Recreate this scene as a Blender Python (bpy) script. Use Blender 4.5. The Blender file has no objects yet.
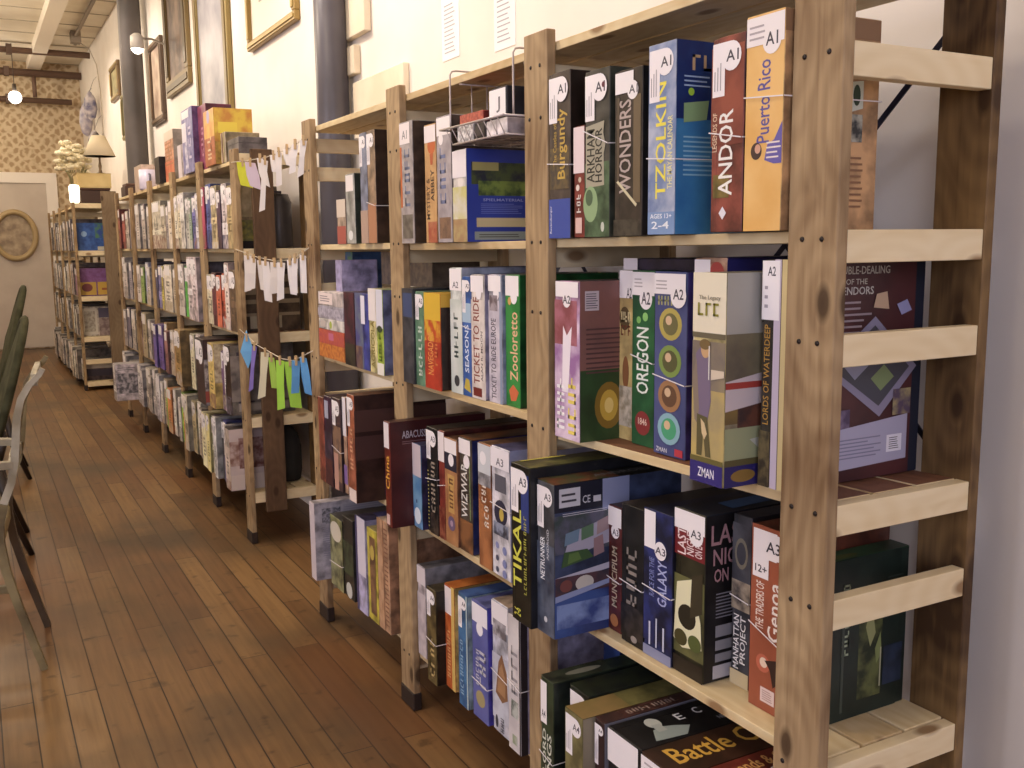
import bpy, bmesh, math, random
from mathutils import Vector, Matrix
R = math.radians
scene = bpy.context.scene
COL = scene.collection
# ------------------------------------------------------------------ camera, world, lights, exposure
cam_d = bpy.data.cameras.new('camera'); cam = bpy.data.objects.new('camera', cam_d); COL.objects.link(cam)
cam_d.sensor_width = 36.0; cam_d.sensor_fit = 'HORIZONTAL'; cam_d.lens = 984.59 / 1024 * 36.0
cam_d.clip_start = 0.02; cam_d.clip_end = 60
yaw, pitch, roll = R(28.6147), R(-8.1456), R(-0.5971)
fw = Vector((math.sin(yaw)*math.cos(pitch), math.cos(yaw)*math.cos(pitch), math.sin(pitch)))
rt = Vector((math.cos(yaw), -math.sin(yaw), 0)); up = rt.cross(fw)
r2 = math.cos(roll)*rt + math.sin(roll)*up; u2 = -math.sin(roll)*rt + math.cos(roll)*up
cam.matrix_world = Matrix(((r2.x, u2.x, -fw.x, -1.0), (r2.y, u2.y, -fw.y, 0.0), (r2.z, u2.z, -fw.z, 1.299), (0, 0, 0, 1)))
scene.camera = cam
scene.view_settings.view_transform = 'Standard'
scene.view_settings.look = 'None'
scene.view_settings.gamma = 1.0
scene.view_settings.use_curve_mapping = False
scene.view_settings.exposure = 0.0
world = bpy.data.worlds.new('world'); scene.world = world; world.use_nodes = True
world.node_tree.nodes['Background'].inputs[0].default_value = (0.75, 0.8, 1.0, 1)
world.node_tree.nodes['Background'].inputs[1].default_value = 0.3

def lamp(name, kind, loc, energy, color, size=0.3, target=None, spot=None, sx=None, sy=None):
    d = bpy.data.lights.new(name, kind); d.energy = energy; d.color = color
    if kind == 'AREA':
        d.shape = 'RECTANGLE'; d.size = sx; d.size_y = sy
    else:
        d.shadow_soft_size = size
    if kind == 'SPOT':
        d.spot_size = R(spot); d.spot_blend = 0.8
    o = bpy.data.objects.new(name, d); COL.objects.link(o); o.location = loc
    if target is not None:
        o.rotation_euler = (Vector(target) - Vector(loc)).to_track_quat('-Z', 'Y').to_euler()
    return o
WARM = (1.0, 0.84, 0.64); WARMER = (1.0, 0.72, 0.45); COOL = (0.76, 0.77, 1.0)
# ceiling lamps of the room over the aisle; the nearest is an added fill
for ly, e in ((0.4, 12), (2.6, 28), (5.2, 40), (7.8, 44), (10.4, 40), (12.9, 30)):
    lamp('ceiling_and_fill_light', 'POINT', (-1.5, ly, 3.2), e*1.35, WARM, 0.12)
# picture lights that wash the long wall
for ly, e in ((2.4, 34), (4.2, 60), (6.3, 60), (8.6, 46), (11.0, 34)):
    lamp('wall_washer_light', 'SPOT', (-0.75, ly, 3.3), e*2.0, (1.0, 0.87, 0.76), 0.08, (0.43, ly, 2.1), 95)
# daylight from the windows behind the camera
lamp('window_daylight', 'AREA', (-2.2, -2.3, 2.0), 58, COOL, target=(0.1, 2.0, 0.9), sx=2.4, sy=1.8)
lamp('side_window_daylight', 'AREA', (-5.2, 1.6, 1.9), 78, (0.90, 0.87, 1.0), target=(0.4, 2.2, 1.0), sx=2.6, sy=1.8)
# ---- measured game boxes of the nearest bookcase: label, front X, near Y, far Y, base z, height, depth, colours (front, near side, top), prints, band height
RUN_A = [
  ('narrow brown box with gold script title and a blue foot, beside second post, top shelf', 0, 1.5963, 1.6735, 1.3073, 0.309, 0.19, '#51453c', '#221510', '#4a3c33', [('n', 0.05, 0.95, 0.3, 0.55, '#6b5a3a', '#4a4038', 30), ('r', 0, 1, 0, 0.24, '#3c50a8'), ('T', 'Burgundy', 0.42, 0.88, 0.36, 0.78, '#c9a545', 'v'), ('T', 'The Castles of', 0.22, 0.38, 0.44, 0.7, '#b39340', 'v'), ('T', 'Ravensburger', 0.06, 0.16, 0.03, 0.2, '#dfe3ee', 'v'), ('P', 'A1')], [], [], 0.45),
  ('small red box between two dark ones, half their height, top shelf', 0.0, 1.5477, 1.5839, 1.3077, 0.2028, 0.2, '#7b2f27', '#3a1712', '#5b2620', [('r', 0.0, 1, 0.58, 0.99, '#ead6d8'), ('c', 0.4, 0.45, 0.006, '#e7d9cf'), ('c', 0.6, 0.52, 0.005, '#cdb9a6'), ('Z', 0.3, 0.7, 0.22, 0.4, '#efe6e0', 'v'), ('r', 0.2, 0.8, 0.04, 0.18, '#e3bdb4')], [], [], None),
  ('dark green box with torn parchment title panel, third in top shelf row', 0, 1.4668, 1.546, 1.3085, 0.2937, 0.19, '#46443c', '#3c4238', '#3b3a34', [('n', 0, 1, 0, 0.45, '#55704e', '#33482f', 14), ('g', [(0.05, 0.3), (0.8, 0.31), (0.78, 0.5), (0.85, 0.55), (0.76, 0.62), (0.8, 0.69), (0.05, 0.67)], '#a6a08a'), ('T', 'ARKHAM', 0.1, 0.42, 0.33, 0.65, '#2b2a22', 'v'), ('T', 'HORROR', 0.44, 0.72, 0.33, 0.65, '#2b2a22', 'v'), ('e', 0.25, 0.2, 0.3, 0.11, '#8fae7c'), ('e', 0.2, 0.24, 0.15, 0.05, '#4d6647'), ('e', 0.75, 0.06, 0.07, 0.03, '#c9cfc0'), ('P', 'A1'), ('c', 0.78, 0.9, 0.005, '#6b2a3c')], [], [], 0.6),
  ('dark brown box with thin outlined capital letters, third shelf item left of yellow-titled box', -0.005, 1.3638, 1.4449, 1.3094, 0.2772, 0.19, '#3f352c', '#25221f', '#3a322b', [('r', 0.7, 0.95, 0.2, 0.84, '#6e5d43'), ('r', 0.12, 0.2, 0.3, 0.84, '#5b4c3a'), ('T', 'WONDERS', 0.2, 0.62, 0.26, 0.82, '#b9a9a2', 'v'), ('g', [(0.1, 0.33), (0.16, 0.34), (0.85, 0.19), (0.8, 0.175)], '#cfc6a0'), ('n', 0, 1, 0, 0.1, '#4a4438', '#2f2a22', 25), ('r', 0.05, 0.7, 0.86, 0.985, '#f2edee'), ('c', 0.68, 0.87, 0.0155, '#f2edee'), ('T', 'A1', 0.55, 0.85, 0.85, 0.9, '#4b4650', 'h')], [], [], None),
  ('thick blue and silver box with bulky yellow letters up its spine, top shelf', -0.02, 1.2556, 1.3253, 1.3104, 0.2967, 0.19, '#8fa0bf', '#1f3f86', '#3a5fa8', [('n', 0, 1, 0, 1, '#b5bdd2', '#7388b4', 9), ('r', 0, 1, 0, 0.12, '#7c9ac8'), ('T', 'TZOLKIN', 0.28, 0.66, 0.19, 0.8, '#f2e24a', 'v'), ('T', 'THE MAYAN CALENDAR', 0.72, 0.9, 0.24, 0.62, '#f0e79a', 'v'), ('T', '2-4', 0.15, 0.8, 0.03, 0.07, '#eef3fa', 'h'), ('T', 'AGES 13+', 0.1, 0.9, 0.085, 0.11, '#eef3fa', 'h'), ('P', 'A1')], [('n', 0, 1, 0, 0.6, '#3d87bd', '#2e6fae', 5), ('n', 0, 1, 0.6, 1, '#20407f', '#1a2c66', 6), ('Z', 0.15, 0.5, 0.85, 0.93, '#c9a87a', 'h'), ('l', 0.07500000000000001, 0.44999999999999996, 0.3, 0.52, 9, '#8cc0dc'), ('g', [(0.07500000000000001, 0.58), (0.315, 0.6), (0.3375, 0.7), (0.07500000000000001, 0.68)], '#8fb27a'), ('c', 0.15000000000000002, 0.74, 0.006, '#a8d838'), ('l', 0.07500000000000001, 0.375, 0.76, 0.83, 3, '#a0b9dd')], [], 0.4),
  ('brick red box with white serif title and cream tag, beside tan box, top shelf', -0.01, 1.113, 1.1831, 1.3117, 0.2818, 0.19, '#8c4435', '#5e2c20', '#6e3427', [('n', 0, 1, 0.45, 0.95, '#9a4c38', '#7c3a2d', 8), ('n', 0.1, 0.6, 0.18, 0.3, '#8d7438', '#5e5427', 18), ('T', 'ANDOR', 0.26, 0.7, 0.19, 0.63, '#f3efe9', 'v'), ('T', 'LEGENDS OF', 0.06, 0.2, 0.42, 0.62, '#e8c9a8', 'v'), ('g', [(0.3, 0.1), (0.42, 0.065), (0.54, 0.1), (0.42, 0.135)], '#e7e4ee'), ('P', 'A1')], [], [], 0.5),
  ('pale yellow box with brown lettering, set back beside dark green box, second shelf', 0.078, 1.5025, 1.544, 0.9243, 0.3217, 0.17, '#c9b06a', '#8a7440', '#8d7a4c', [('n', 0, 1, 0, 1, '#d8c07a', '#a8905a', 10), ('e', 0.4, 0.72, 0.4, 0.07, '#5c4a2c'), ('Z', 0.1, 0.9, 0.62, 0.68, '#7c3d28', 'h'), ('Z', 0.1, 0.9, 0.7, 0.76, '#e8d9a0', 'h'), ('e', 0.5, 0.4, 0.25, 0.1, '#8c5a34'), ('n', 0, 1, 0.08, 0.32, '#c9c0b0', '#8f8672', 25), ('r', 0, 1, 0.84, 1, '#f4eef0'), ('T', 'A2', 0.55, 0.95, 0.84, 0.9, '#4b4650', 'h')], [], [], None),
  ('dark green box with white western-style capitals, middle of second shelf', 0.0642, 1.4166, 1.4833, 0.9266, 0.3214, 0.227, '#265a36', '#16331f', '#1d3a28', [('n', 0, 1, 0, 1, '#2c6a3c', '#1d4a2c', 5), ('T', 'OREGON', 0.2, 0.75, 0.3, 0.68, '#e9efe6', 'v'), ('e', 0.5, 0.13, 0.35, 0.07, '#8a3030'), ('T', '1846', 0.3, 0.7, 0.12, 0.16, '#e8c9b8', 'h'), ('e', 0.3, 0.72, 0.1, 0.02, '#7fc060'), ('e', 0.6, 0.74, 0.12, 0.025, '#8fd070'), ('r', 0, 1, 0.86, 0.99, '#f4eef0'), ('c', 0.62, 0.84, 0.019, '#f4eef0'), ('T', 'A2', 0.42, 0.82, 0.81, 0.88, '#4b4650', 'h'), ('l', 0.1, 0.5, 0.9, 0.96, 3, '#b9afb2')], [], [], 0.5),
  ('slate blue box with four round painted scenes down its spine, second shelf', 0.0414, 1.2976, 1.3847, 0.9298, 0.3184, 0.25, '#4a5386', '#3a2f72', '#3c3a66', [('n', 0, 1, 0, 1, '#525a8e', '#444c80', 5), ('Z', 0.08, 0.9, 0.82, 0.87, '#a8a86a', 'h'), ('e', 0.5, 0.72, 0.36, 0.088, '#b8a850'), ('e', 0.5, 0.72, 0.24, 0.06, '#6f6a40'), ('e', 0.45, 0.74, 0.1, 0.025, '#d9b890'), ('e', 0.5, 0.52, 0.36, 0.088, '#7f9a48'), ('e', 0.5, 0.52, 0.24, 0.06, '#5a5a34'), ('e', 0.45, 0.54, 0.1, 0.025, '#d9b890'), ('e', 0.5, 0.33, 0.36, 0.088, '#a87a50'), ('e', 0.5, 0.33, 0.24, 0.06, '#6a4a34'), ('e', 0.45, 0.35000000000000003, 0.1, 0.025, '#d9b890'), ('e', 0.5, 0.15, 0.36, 0.088, '#8ab8c8'), ('e', 0.5, 0.15, 0.24, 0.06, '#48a878'), ('e', 0.45, 0.16999999999999998, 0.1, 0.025, '#d9b890'), ('T', 'ZMAN', 0.1, 0.45, 0.015, 0.04, '#dfe0ee', 'h'), ('r', 0.7, 0.95, 0.01, 0.05, '#c83a48'), ('r', 0, 0.98, 0.88, 0.99, '#f4eef0'), ('c', 0.76, 0.875, 0.021, '#f4eef0'), ('T', 'A2', 0.6, 0.92, 0.855, 0.91, '#4b4650', 'h'), ('l', 0.06, 0.5, 0.9, 0.96, 3, '#b9afb2')], [], [], 0.42),
  ('box with red crest pattern and dark blue side, behind the cream farmer box', 0.05, 1.2107, 1.2897, 0.9321, 0.3406, 0.241, '#b08a70', '#221f55', '#2a2450', [('n', 0, 1, 0.3, 0.98, '#c9a080', '#8f5a4a', 24), ('e', 0.7, 0.93, 0.22, 0.05, '#a83f3a'), ('r', 0.0, 0.5, 0.55, 0.99, '#f4eef0'), ('c', 0.35, 0.89, 0.018, '#f4eef0'), ('T', 'A2', 0.2, 0.5, 0.86, 0.92, '#4b4650', 'h')], [('r', 0, 1, 0.93, 0.99, '#2c2a70')], [], None),
  ('cream and gold box showing a man in purple shirt, jutting from second shelf', -0.0447, 1.1007, 1.1752, 0.9351, 0.3178, 0.24, '#c9b878', '#8f8468', '#8a8470', [('n', 0, 1, 0.12, 0.68, '#cfb560', '#a8966a', 4), ('n', 0, 1, 0.45, 0.68, '#9a8a6a', '#7d7266', 5), ('r', 0, 1, 0.72, 1, '#e9e0c4'), ('r', 0, 1, 0.695, 0.72, '#6b624a'), ('g', [(0.12, 0.62), (0.3, 0.66), (0.55, 0.6), (0.6, 0.4), (0.5, 0.3), (0.2, 0.32), (0.1, 0.45)], '#7a6a84'), ('g', [(0.02, 0.5), (0.14, 0.6), (0.24, 0.36), (0.2, 0.28), (0.1, 0.3)], '#8a7a6a'), ('g', [(0.18, 0.33), (0.5, 0.32), (0.62, 0.13), (0.46, 0.13), (0.38, 0.25), (0.34, 0.13), (0.18, 0.13)], '#5e5634'), ('g', [(0.3, 0.31), (0.42, 0.29), (0.5, 0.24), (0.42, 0.21), (0.34, 0.24)], '#d9c090'), ('e', 0.42, 0.64, 0.14, 0.04, '#caa070'), ('e', 0.4, 0.665, 0.17, 0.025, '#7a6238'), ('r', 0.52, 0.55, 0.5, 0.66, '#e8e4da'), ('g', [(0.6, 0.5), (0.99, 0.52), (0.99, 0.55), (0.6, 0.55)], '#d9c8b0'), ('T', 'The Legacy', 0.2, 0.85, 0.87, 0.895, '#8a8270', 'h'), ('Z', 0.15, 0.85, 0.8, 0.86, '#8f8a28', 'h'), ('r', 0, 1, 0.1, 0.125, '#6a6230'), ('r', 0, 1, 0, 0.1, '#332a78'), ('T', 'ZMAN', 0.25, 0.75, 0.03, 0.075, '#e6e4f2', 'h')], [('r', 0, 1, 0.72, 1, '#a9a79f'), ('n', 0, 1, 0.45, 0.72, '#7d7458', '#5d5548', 5), ('n', 0, 1, 0.3, 0.45, '#8a7238', '#6e5a34', 7), ('n', 0.1, 0.6, 0.25, 0.45, '#6a4030', '#3c2c2c', 14), ('g', [(0, 0.5), (0.35, 0.54), (0.4, 0.4), (0.0, 0.36)], '#c9bcc0'), ('r', 0, 0.3, 0.465, 0.495, '#a83c34'), ('r', 0, 1, 0.13, 0.28, '#9aa078'), ('g', [(0.2, 0.22), (0.45, 0.24), (0.5, 0.18), (0.3, 0.16)], '#b9bcae'), ('g', [(0.3, 0.62), (0.36, 0.66), (0.4, 0.62), (0.38, 0.6)], '#dcdce2'), ('g', [(0.28, 0.77), (0.34, 0.755), (0.38, 0.77), (0.7, 0.74), (0.78, 0.8), (0.7, 0.87), (0.6, 0.93), (0.5, 0.92), (0.42, 0.89), (0.38, 0.83), (0.29, 0.83)], '#4d4634'), ('g', [(0.3, 0.78), (0.34, 0.765), (0.38, 0.785), (0.68, 0.76), (0.75, 0.8), (0.68, 0.86), (0.6, 0.91), (0.5, 0.905), (0.44, 0.88), (0.4, 0.82), (0.31, 0.82)], '#8f8462'), ('r', 0, 1, 0.1, 0.13, '#5a5230'), ('r', 0, 1, 0, 0.1, '#2b2468'), ('e', 0.15, 0.05, 0.1, 0.03, '#8a6a30'), ('e', 0.45, 0.05, 0.14, 0.035, '#a88a30'), ('e', 0.8, 0.05, 0.12, 0.03, '#8a6a30')], [], None),
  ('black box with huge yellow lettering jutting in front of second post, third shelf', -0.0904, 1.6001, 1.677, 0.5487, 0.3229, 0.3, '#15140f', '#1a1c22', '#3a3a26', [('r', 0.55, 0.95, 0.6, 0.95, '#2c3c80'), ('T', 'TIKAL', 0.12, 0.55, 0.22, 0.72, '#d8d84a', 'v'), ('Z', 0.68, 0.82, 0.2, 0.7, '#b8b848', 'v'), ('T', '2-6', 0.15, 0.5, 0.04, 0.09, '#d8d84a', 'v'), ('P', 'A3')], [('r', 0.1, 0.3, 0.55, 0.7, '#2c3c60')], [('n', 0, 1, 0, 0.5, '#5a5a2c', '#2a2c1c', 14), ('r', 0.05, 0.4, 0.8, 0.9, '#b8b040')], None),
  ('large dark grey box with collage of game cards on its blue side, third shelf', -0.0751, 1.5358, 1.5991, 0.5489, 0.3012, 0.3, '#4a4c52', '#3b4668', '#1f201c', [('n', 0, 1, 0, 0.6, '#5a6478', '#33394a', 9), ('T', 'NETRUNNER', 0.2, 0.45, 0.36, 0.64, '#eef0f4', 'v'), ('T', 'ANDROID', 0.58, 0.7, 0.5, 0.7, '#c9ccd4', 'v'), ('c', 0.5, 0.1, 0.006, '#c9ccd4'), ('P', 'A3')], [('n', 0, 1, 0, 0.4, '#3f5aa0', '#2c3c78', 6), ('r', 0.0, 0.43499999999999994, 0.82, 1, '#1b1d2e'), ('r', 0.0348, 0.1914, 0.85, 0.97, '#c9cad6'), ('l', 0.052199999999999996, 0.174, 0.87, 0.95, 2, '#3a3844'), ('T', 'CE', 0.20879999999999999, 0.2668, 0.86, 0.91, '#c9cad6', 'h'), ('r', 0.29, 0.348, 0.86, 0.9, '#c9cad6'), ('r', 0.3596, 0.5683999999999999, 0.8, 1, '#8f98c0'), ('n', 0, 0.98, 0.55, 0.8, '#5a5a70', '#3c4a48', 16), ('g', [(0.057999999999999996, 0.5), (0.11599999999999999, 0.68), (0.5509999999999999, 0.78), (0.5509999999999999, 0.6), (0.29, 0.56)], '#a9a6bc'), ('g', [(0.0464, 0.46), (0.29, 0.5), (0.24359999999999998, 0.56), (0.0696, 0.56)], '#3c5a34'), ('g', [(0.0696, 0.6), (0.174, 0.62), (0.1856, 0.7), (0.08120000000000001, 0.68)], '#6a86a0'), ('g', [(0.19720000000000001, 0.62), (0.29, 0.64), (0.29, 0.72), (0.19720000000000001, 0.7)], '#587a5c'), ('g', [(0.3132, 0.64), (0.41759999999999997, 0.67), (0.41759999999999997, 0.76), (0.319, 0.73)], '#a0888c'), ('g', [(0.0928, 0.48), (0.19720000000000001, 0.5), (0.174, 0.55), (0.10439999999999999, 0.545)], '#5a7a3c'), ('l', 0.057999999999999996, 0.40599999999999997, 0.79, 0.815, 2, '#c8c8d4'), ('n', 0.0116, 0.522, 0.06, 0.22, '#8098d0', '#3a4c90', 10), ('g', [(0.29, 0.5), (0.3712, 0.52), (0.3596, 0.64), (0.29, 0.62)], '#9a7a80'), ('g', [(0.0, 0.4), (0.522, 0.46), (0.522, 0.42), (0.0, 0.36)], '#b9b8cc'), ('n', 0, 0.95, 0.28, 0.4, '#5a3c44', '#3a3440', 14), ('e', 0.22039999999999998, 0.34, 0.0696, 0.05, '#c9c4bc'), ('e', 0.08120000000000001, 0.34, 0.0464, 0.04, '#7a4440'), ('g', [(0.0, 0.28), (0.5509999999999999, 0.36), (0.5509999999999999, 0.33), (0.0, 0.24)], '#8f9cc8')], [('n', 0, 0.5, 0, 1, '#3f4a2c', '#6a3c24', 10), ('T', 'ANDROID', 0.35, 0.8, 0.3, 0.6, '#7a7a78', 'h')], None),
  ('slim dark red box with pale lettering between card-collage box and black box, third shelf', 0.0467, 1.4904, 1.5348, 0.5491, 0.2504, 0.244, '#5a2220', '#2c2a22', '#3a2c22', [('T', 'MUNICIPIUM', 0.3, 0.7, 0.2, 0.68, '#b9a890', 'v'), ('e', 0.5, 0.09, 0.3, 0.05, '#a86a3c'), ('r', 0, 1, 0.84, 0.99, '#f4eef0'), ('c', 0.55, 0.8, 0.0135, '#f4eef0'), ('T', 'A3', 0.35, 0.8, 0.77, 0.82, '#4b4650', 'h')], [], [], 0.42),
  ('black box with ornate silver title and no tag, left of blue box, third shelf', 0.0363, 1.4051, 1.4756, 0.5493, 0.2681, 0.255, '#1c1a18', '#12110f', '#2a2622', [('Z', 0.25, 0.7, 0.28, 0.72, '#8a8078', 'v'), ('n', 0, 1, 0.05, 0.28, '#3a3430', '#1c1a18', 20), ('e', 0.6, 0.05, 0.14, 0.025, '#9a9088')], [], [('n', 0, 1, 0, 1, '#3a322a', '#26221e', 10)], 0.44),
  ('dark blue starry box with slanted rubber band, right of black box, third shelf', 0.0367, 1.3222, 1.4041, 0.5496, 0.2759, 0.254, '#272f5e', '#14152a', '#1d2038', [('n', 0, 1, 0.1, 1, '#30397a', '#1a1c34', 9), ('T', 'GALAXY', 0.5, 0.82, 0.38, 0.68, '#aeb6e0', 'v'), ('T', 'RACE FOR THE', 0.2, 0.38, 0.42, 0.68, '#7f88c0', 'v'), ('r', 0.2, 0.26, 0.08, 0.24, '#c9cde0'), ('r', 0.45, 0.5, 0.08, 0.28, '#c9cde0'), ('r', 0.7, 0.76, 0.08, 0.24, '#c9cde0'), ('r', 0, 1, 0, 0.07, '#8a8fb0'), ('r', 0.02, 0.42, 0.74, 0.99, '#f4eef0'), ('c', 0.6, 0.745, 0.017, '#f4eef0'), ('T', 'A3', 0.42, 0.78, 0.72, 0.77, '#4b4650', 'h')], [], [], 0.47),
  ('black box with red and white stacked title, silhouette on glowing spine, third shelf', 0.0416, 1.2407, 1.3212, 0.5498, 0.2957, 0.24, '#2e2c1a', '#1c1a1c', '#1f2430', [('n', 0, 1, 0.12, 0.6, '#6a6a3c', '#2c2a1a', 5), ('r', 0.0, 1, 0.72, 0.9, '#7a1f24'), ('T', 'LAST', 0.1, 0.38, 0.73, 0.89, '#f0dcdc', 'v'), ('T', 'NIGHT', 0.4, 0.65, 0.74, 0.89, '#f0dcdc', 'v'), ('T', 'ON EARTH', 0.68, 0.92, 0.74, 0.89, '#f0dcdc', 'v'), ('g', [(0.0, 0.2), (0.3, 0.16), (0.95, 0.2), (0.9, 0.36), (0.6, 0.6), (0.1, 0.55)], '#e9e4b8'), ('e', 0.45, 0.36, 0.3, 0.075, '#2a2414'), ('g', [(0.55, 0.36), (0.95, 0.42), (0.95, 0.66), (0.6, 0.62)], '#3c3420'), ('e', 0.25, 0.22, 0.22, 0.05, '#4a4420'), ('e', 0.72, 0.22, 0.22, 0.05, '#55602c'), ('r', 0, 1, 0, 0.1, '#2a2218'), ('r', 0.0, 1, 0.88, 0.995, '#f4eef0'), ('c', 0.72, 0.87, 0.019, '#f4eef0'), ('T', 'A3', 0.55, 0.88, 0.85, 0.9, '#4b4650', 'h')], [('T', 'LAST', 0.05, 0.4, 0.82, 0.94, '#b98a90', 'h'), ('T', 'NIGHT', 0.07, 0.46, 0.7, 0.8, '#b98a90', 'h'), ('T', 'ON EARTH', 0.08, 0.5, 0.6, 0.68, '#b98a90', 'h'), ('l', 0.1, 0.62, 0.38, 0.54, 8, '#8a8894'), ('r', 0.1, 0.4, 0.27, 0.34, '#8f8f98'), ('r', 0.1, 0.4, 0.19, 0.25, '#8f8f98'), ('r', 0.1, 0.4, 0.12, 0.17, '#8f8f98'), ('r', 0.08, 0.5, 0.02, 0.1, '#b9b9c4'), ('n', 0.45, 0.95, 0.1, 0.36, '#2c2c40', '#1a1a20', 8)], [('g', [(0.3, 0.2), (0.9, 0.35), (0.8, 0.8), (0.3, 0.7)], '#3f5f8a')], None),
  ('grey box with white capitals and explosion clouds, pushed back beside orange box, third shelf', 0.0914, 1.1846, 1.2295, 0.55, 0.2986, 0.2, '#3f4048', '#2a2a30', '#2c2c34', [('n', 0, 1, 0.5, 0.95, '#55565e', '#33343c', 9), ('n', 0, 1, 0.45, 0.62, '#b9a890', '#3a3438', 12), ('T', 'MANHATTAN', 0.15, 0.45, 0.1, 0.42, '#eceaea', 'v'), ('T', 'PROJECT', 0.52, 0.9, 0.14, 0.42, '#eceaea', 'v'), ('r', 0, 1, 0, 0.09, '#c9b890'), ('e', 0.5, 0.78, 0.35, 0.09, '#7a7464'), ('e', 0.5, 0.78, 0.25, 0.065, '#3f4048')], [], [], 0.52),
  ('orange-brown box with white script title next to nearest post, third shelf', 0.0658, 1.0763, 1.1548, 0.5504, 0.3034, 0.225, '#a2553a', '#5e2c1c', '#6e3826', [('n', 0, 1, 0, 1, '#a8583c', '#974d34', 5), ('T', 'THE TRADERS OF', 0.15, 0.38, 0.44, 0.7, '#f0ddd0', 'v'), ('T', 'Genoa', 0.5, 0.85, 0.4, 0.72, '#f4e8e0', 'v'), ('e', 0.4, 0.26, 0.2, 0.05, '#c8684c'), ('e', 0.42, 0.265, 0.11, 0.028, '#ecd0b8'), ('g', [(0.45, 0.28), (0.95, 0.32), (0.9, 0.2), (0.7, 0.15), (0.6, 0.24)], '#3a241c'), ('r', 0.35, 0.75, 0.05, 0.13, '#e8d0cc'), ('l', 0.4, 0.7, 0.06, 0.12, 5, '#a88078'), ('r', 0.05, 0.5, 0.72, 0.98, '#f6eef0'), ('r', 0.4, 0.72, 0.83, 0.98, '#f6eef0'), ('c', 0.72, 0.905, 0.021, '#f6eef0'), ('T', 'A3', 0.42, 0.82, 0.87, 0.93, '#3b3640', 'h'), ('T', '12+', 0.12, 0.45, 0.75, 0.79, '#4b4650', 'h')], [], [], 0.42),
  ('light grey box with blue lettering next to third post, top shelf of middle bay', -0.0013, 2.3381, 2.421, 1.301, 0.3056, 0.29, '#a79f9f', '#4a3a30', '#9a8f8c', [('n', 0, 1, 0, 1, '#b5acab', '#978d8c', 14), ('r', 0, 0.14, 0.3, 0.8, '#c8642c'), ('Z', 0.35, 0.75, 0.3, 0.8, '#707a98', 'v'), ('e', 0.55, 0.14, 0.35, 0.1, '#5c544c'), ('n', 0.1, 0.9, 0.04, 0.24, '#7c7468', '#5a5248', 20), ('r', 0, 0.8, 0.82, 0.99, '#eee4e4'), ('T', 'A1', 0.2, 0.6, 0.86, 0.93, '#8a8488', 'h')], [], [], None),
  ('tan box with orange figure and thin black capitals, middle bay top shelf', 0, 2.1999, 2.2657, 1.3019, 0.2826, 0.29, '#cf9f62', '#b98a54', '#b08a58', [('n', 0, 1, 0, 1, '#d6a86c', '#c0905a', 8), ('e', 0.6, 0.82, 0.35, 0.07, '#c8602c'), ('g', [(0.45, 0.75), (0.75, 0.76), (0.7, 0.66), (0.5, 0.66)], '#b8562c'), ('T', 'MYSTERY &', 0.1, 0.4, 0.2, 0.55, '#4a3424', 'v'), ('T', 'ABBEY', 0.5, 0.8, 0.35, 0.62, '#4a3424', 'v'), ('n', 0.2, 1, 0, 0.18, '#a84a34', '#c07a54', 12), ('r', 0, 1, 0.85, 0.99, '#eee4e4')], [], [], None),
  ('grey-lilac box with blue lettering right of the tan box, middle bay top shelf', 0, 2.115, 2.1941, 1.3024, 0.2931, 0.29, '#a8a0a4', '#504238', '#9c9498', [('n', 0, 1, 0, 1, '#b0a7ab', '#9a9094', 12), ('Z', 0.2, 0.6, 0.3, 0.78, '#6e78a0', 'v'), ('n', 0.1, 0.9, 0.03, 0.2, '#8c6a50', '#6e5444', 20), ('r', 0, 0.95, 0.85, 0.99, '#f2eaea'), ('c', 0.3, 0.82, 0.013, '#f2eaea')], [], [], None),
  ('white and yellow box with bright blue map-printed side, middle bay top shelf', -0.005, 2.0271, 2.099, 1.3029, 0.2071, 0.29, '#d2cbc4', '#2b3fa0', '#2a2438', [('n', 0, 1, 0.2, 0.6, '#cfc87a', '#d8d2c0', 12), ('n', 0, 1, 0, 0.25, '#a8845c', '#b8a870', 14), ('r', 0.0, 1, 0.7, 0.99, '#eee6ea')], [('n', 0, 1, 0, 1, '#2f44ac', '#28389a', 3), ('n', 0.04, 1, 0.62, 0.86, '#4c5a34', '#2a2f3c', 18), ('n', 0.1, 0.8, 0.5, 0.66, '#7c9440', '#3c5230', 18), ('r', 0.05, 0.28, 0.77, 0.86, '#a8a060'), ('r', 0.75, 1, 0.74, 0.84, '#a8a060'), ('T', 'SPIELMATERIAL', 0.14, 0.5, 0.44, 0.47, '#9aa4e0', 'h'), ('l', 0.12, 0.5, 0.3, 0.42, 6, '#6c7cd0'), ('r', 0.08, 0.56, 0.16, 0.26, '#c8bc90'), ('r', 0.62, 0.98, 0.14, 0.3, '#a0a078'), ('r', 0.8, 1, 0.36, 0.46, '#8f5440'), ('r', 0.06, 0.98, 0.02, 0.11, '#8f9c98'), ('l', 0.1, 0.5, 0.04, 0.09, 2, '#4a4a3c')], [], None),
  ('dark box half hidden by third post, second shelf of middle bay', -0.0066, 2.3481, 2.421, 0.937, 0.2485, 0.27, '#3a3c44', '#2c2c30', '#32343c', [('n', 0, 1, 0, 1, '#4a4a50', '#2a2c34', 10), ('r', 0.1, 0.9, 0.7, 0.95, '#3c4c78')], [], [], None),
  ('narrow pale green box with white tag left of red and yellow box', -0.001, 2.2901, 2.3471, 0.9373, 0.2424, 0.27, '#5f8a6c', '#3a4c3c', '#4c6a54', [('n', 0, 1, 0, 0.75, '#6c9878', '#4c7058', 10), ('Z', 0.3, 0.7, 0.1, 0.65, '#d0e0d0', 'v'), ('P', 'A2')], [], [], None),
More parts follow.
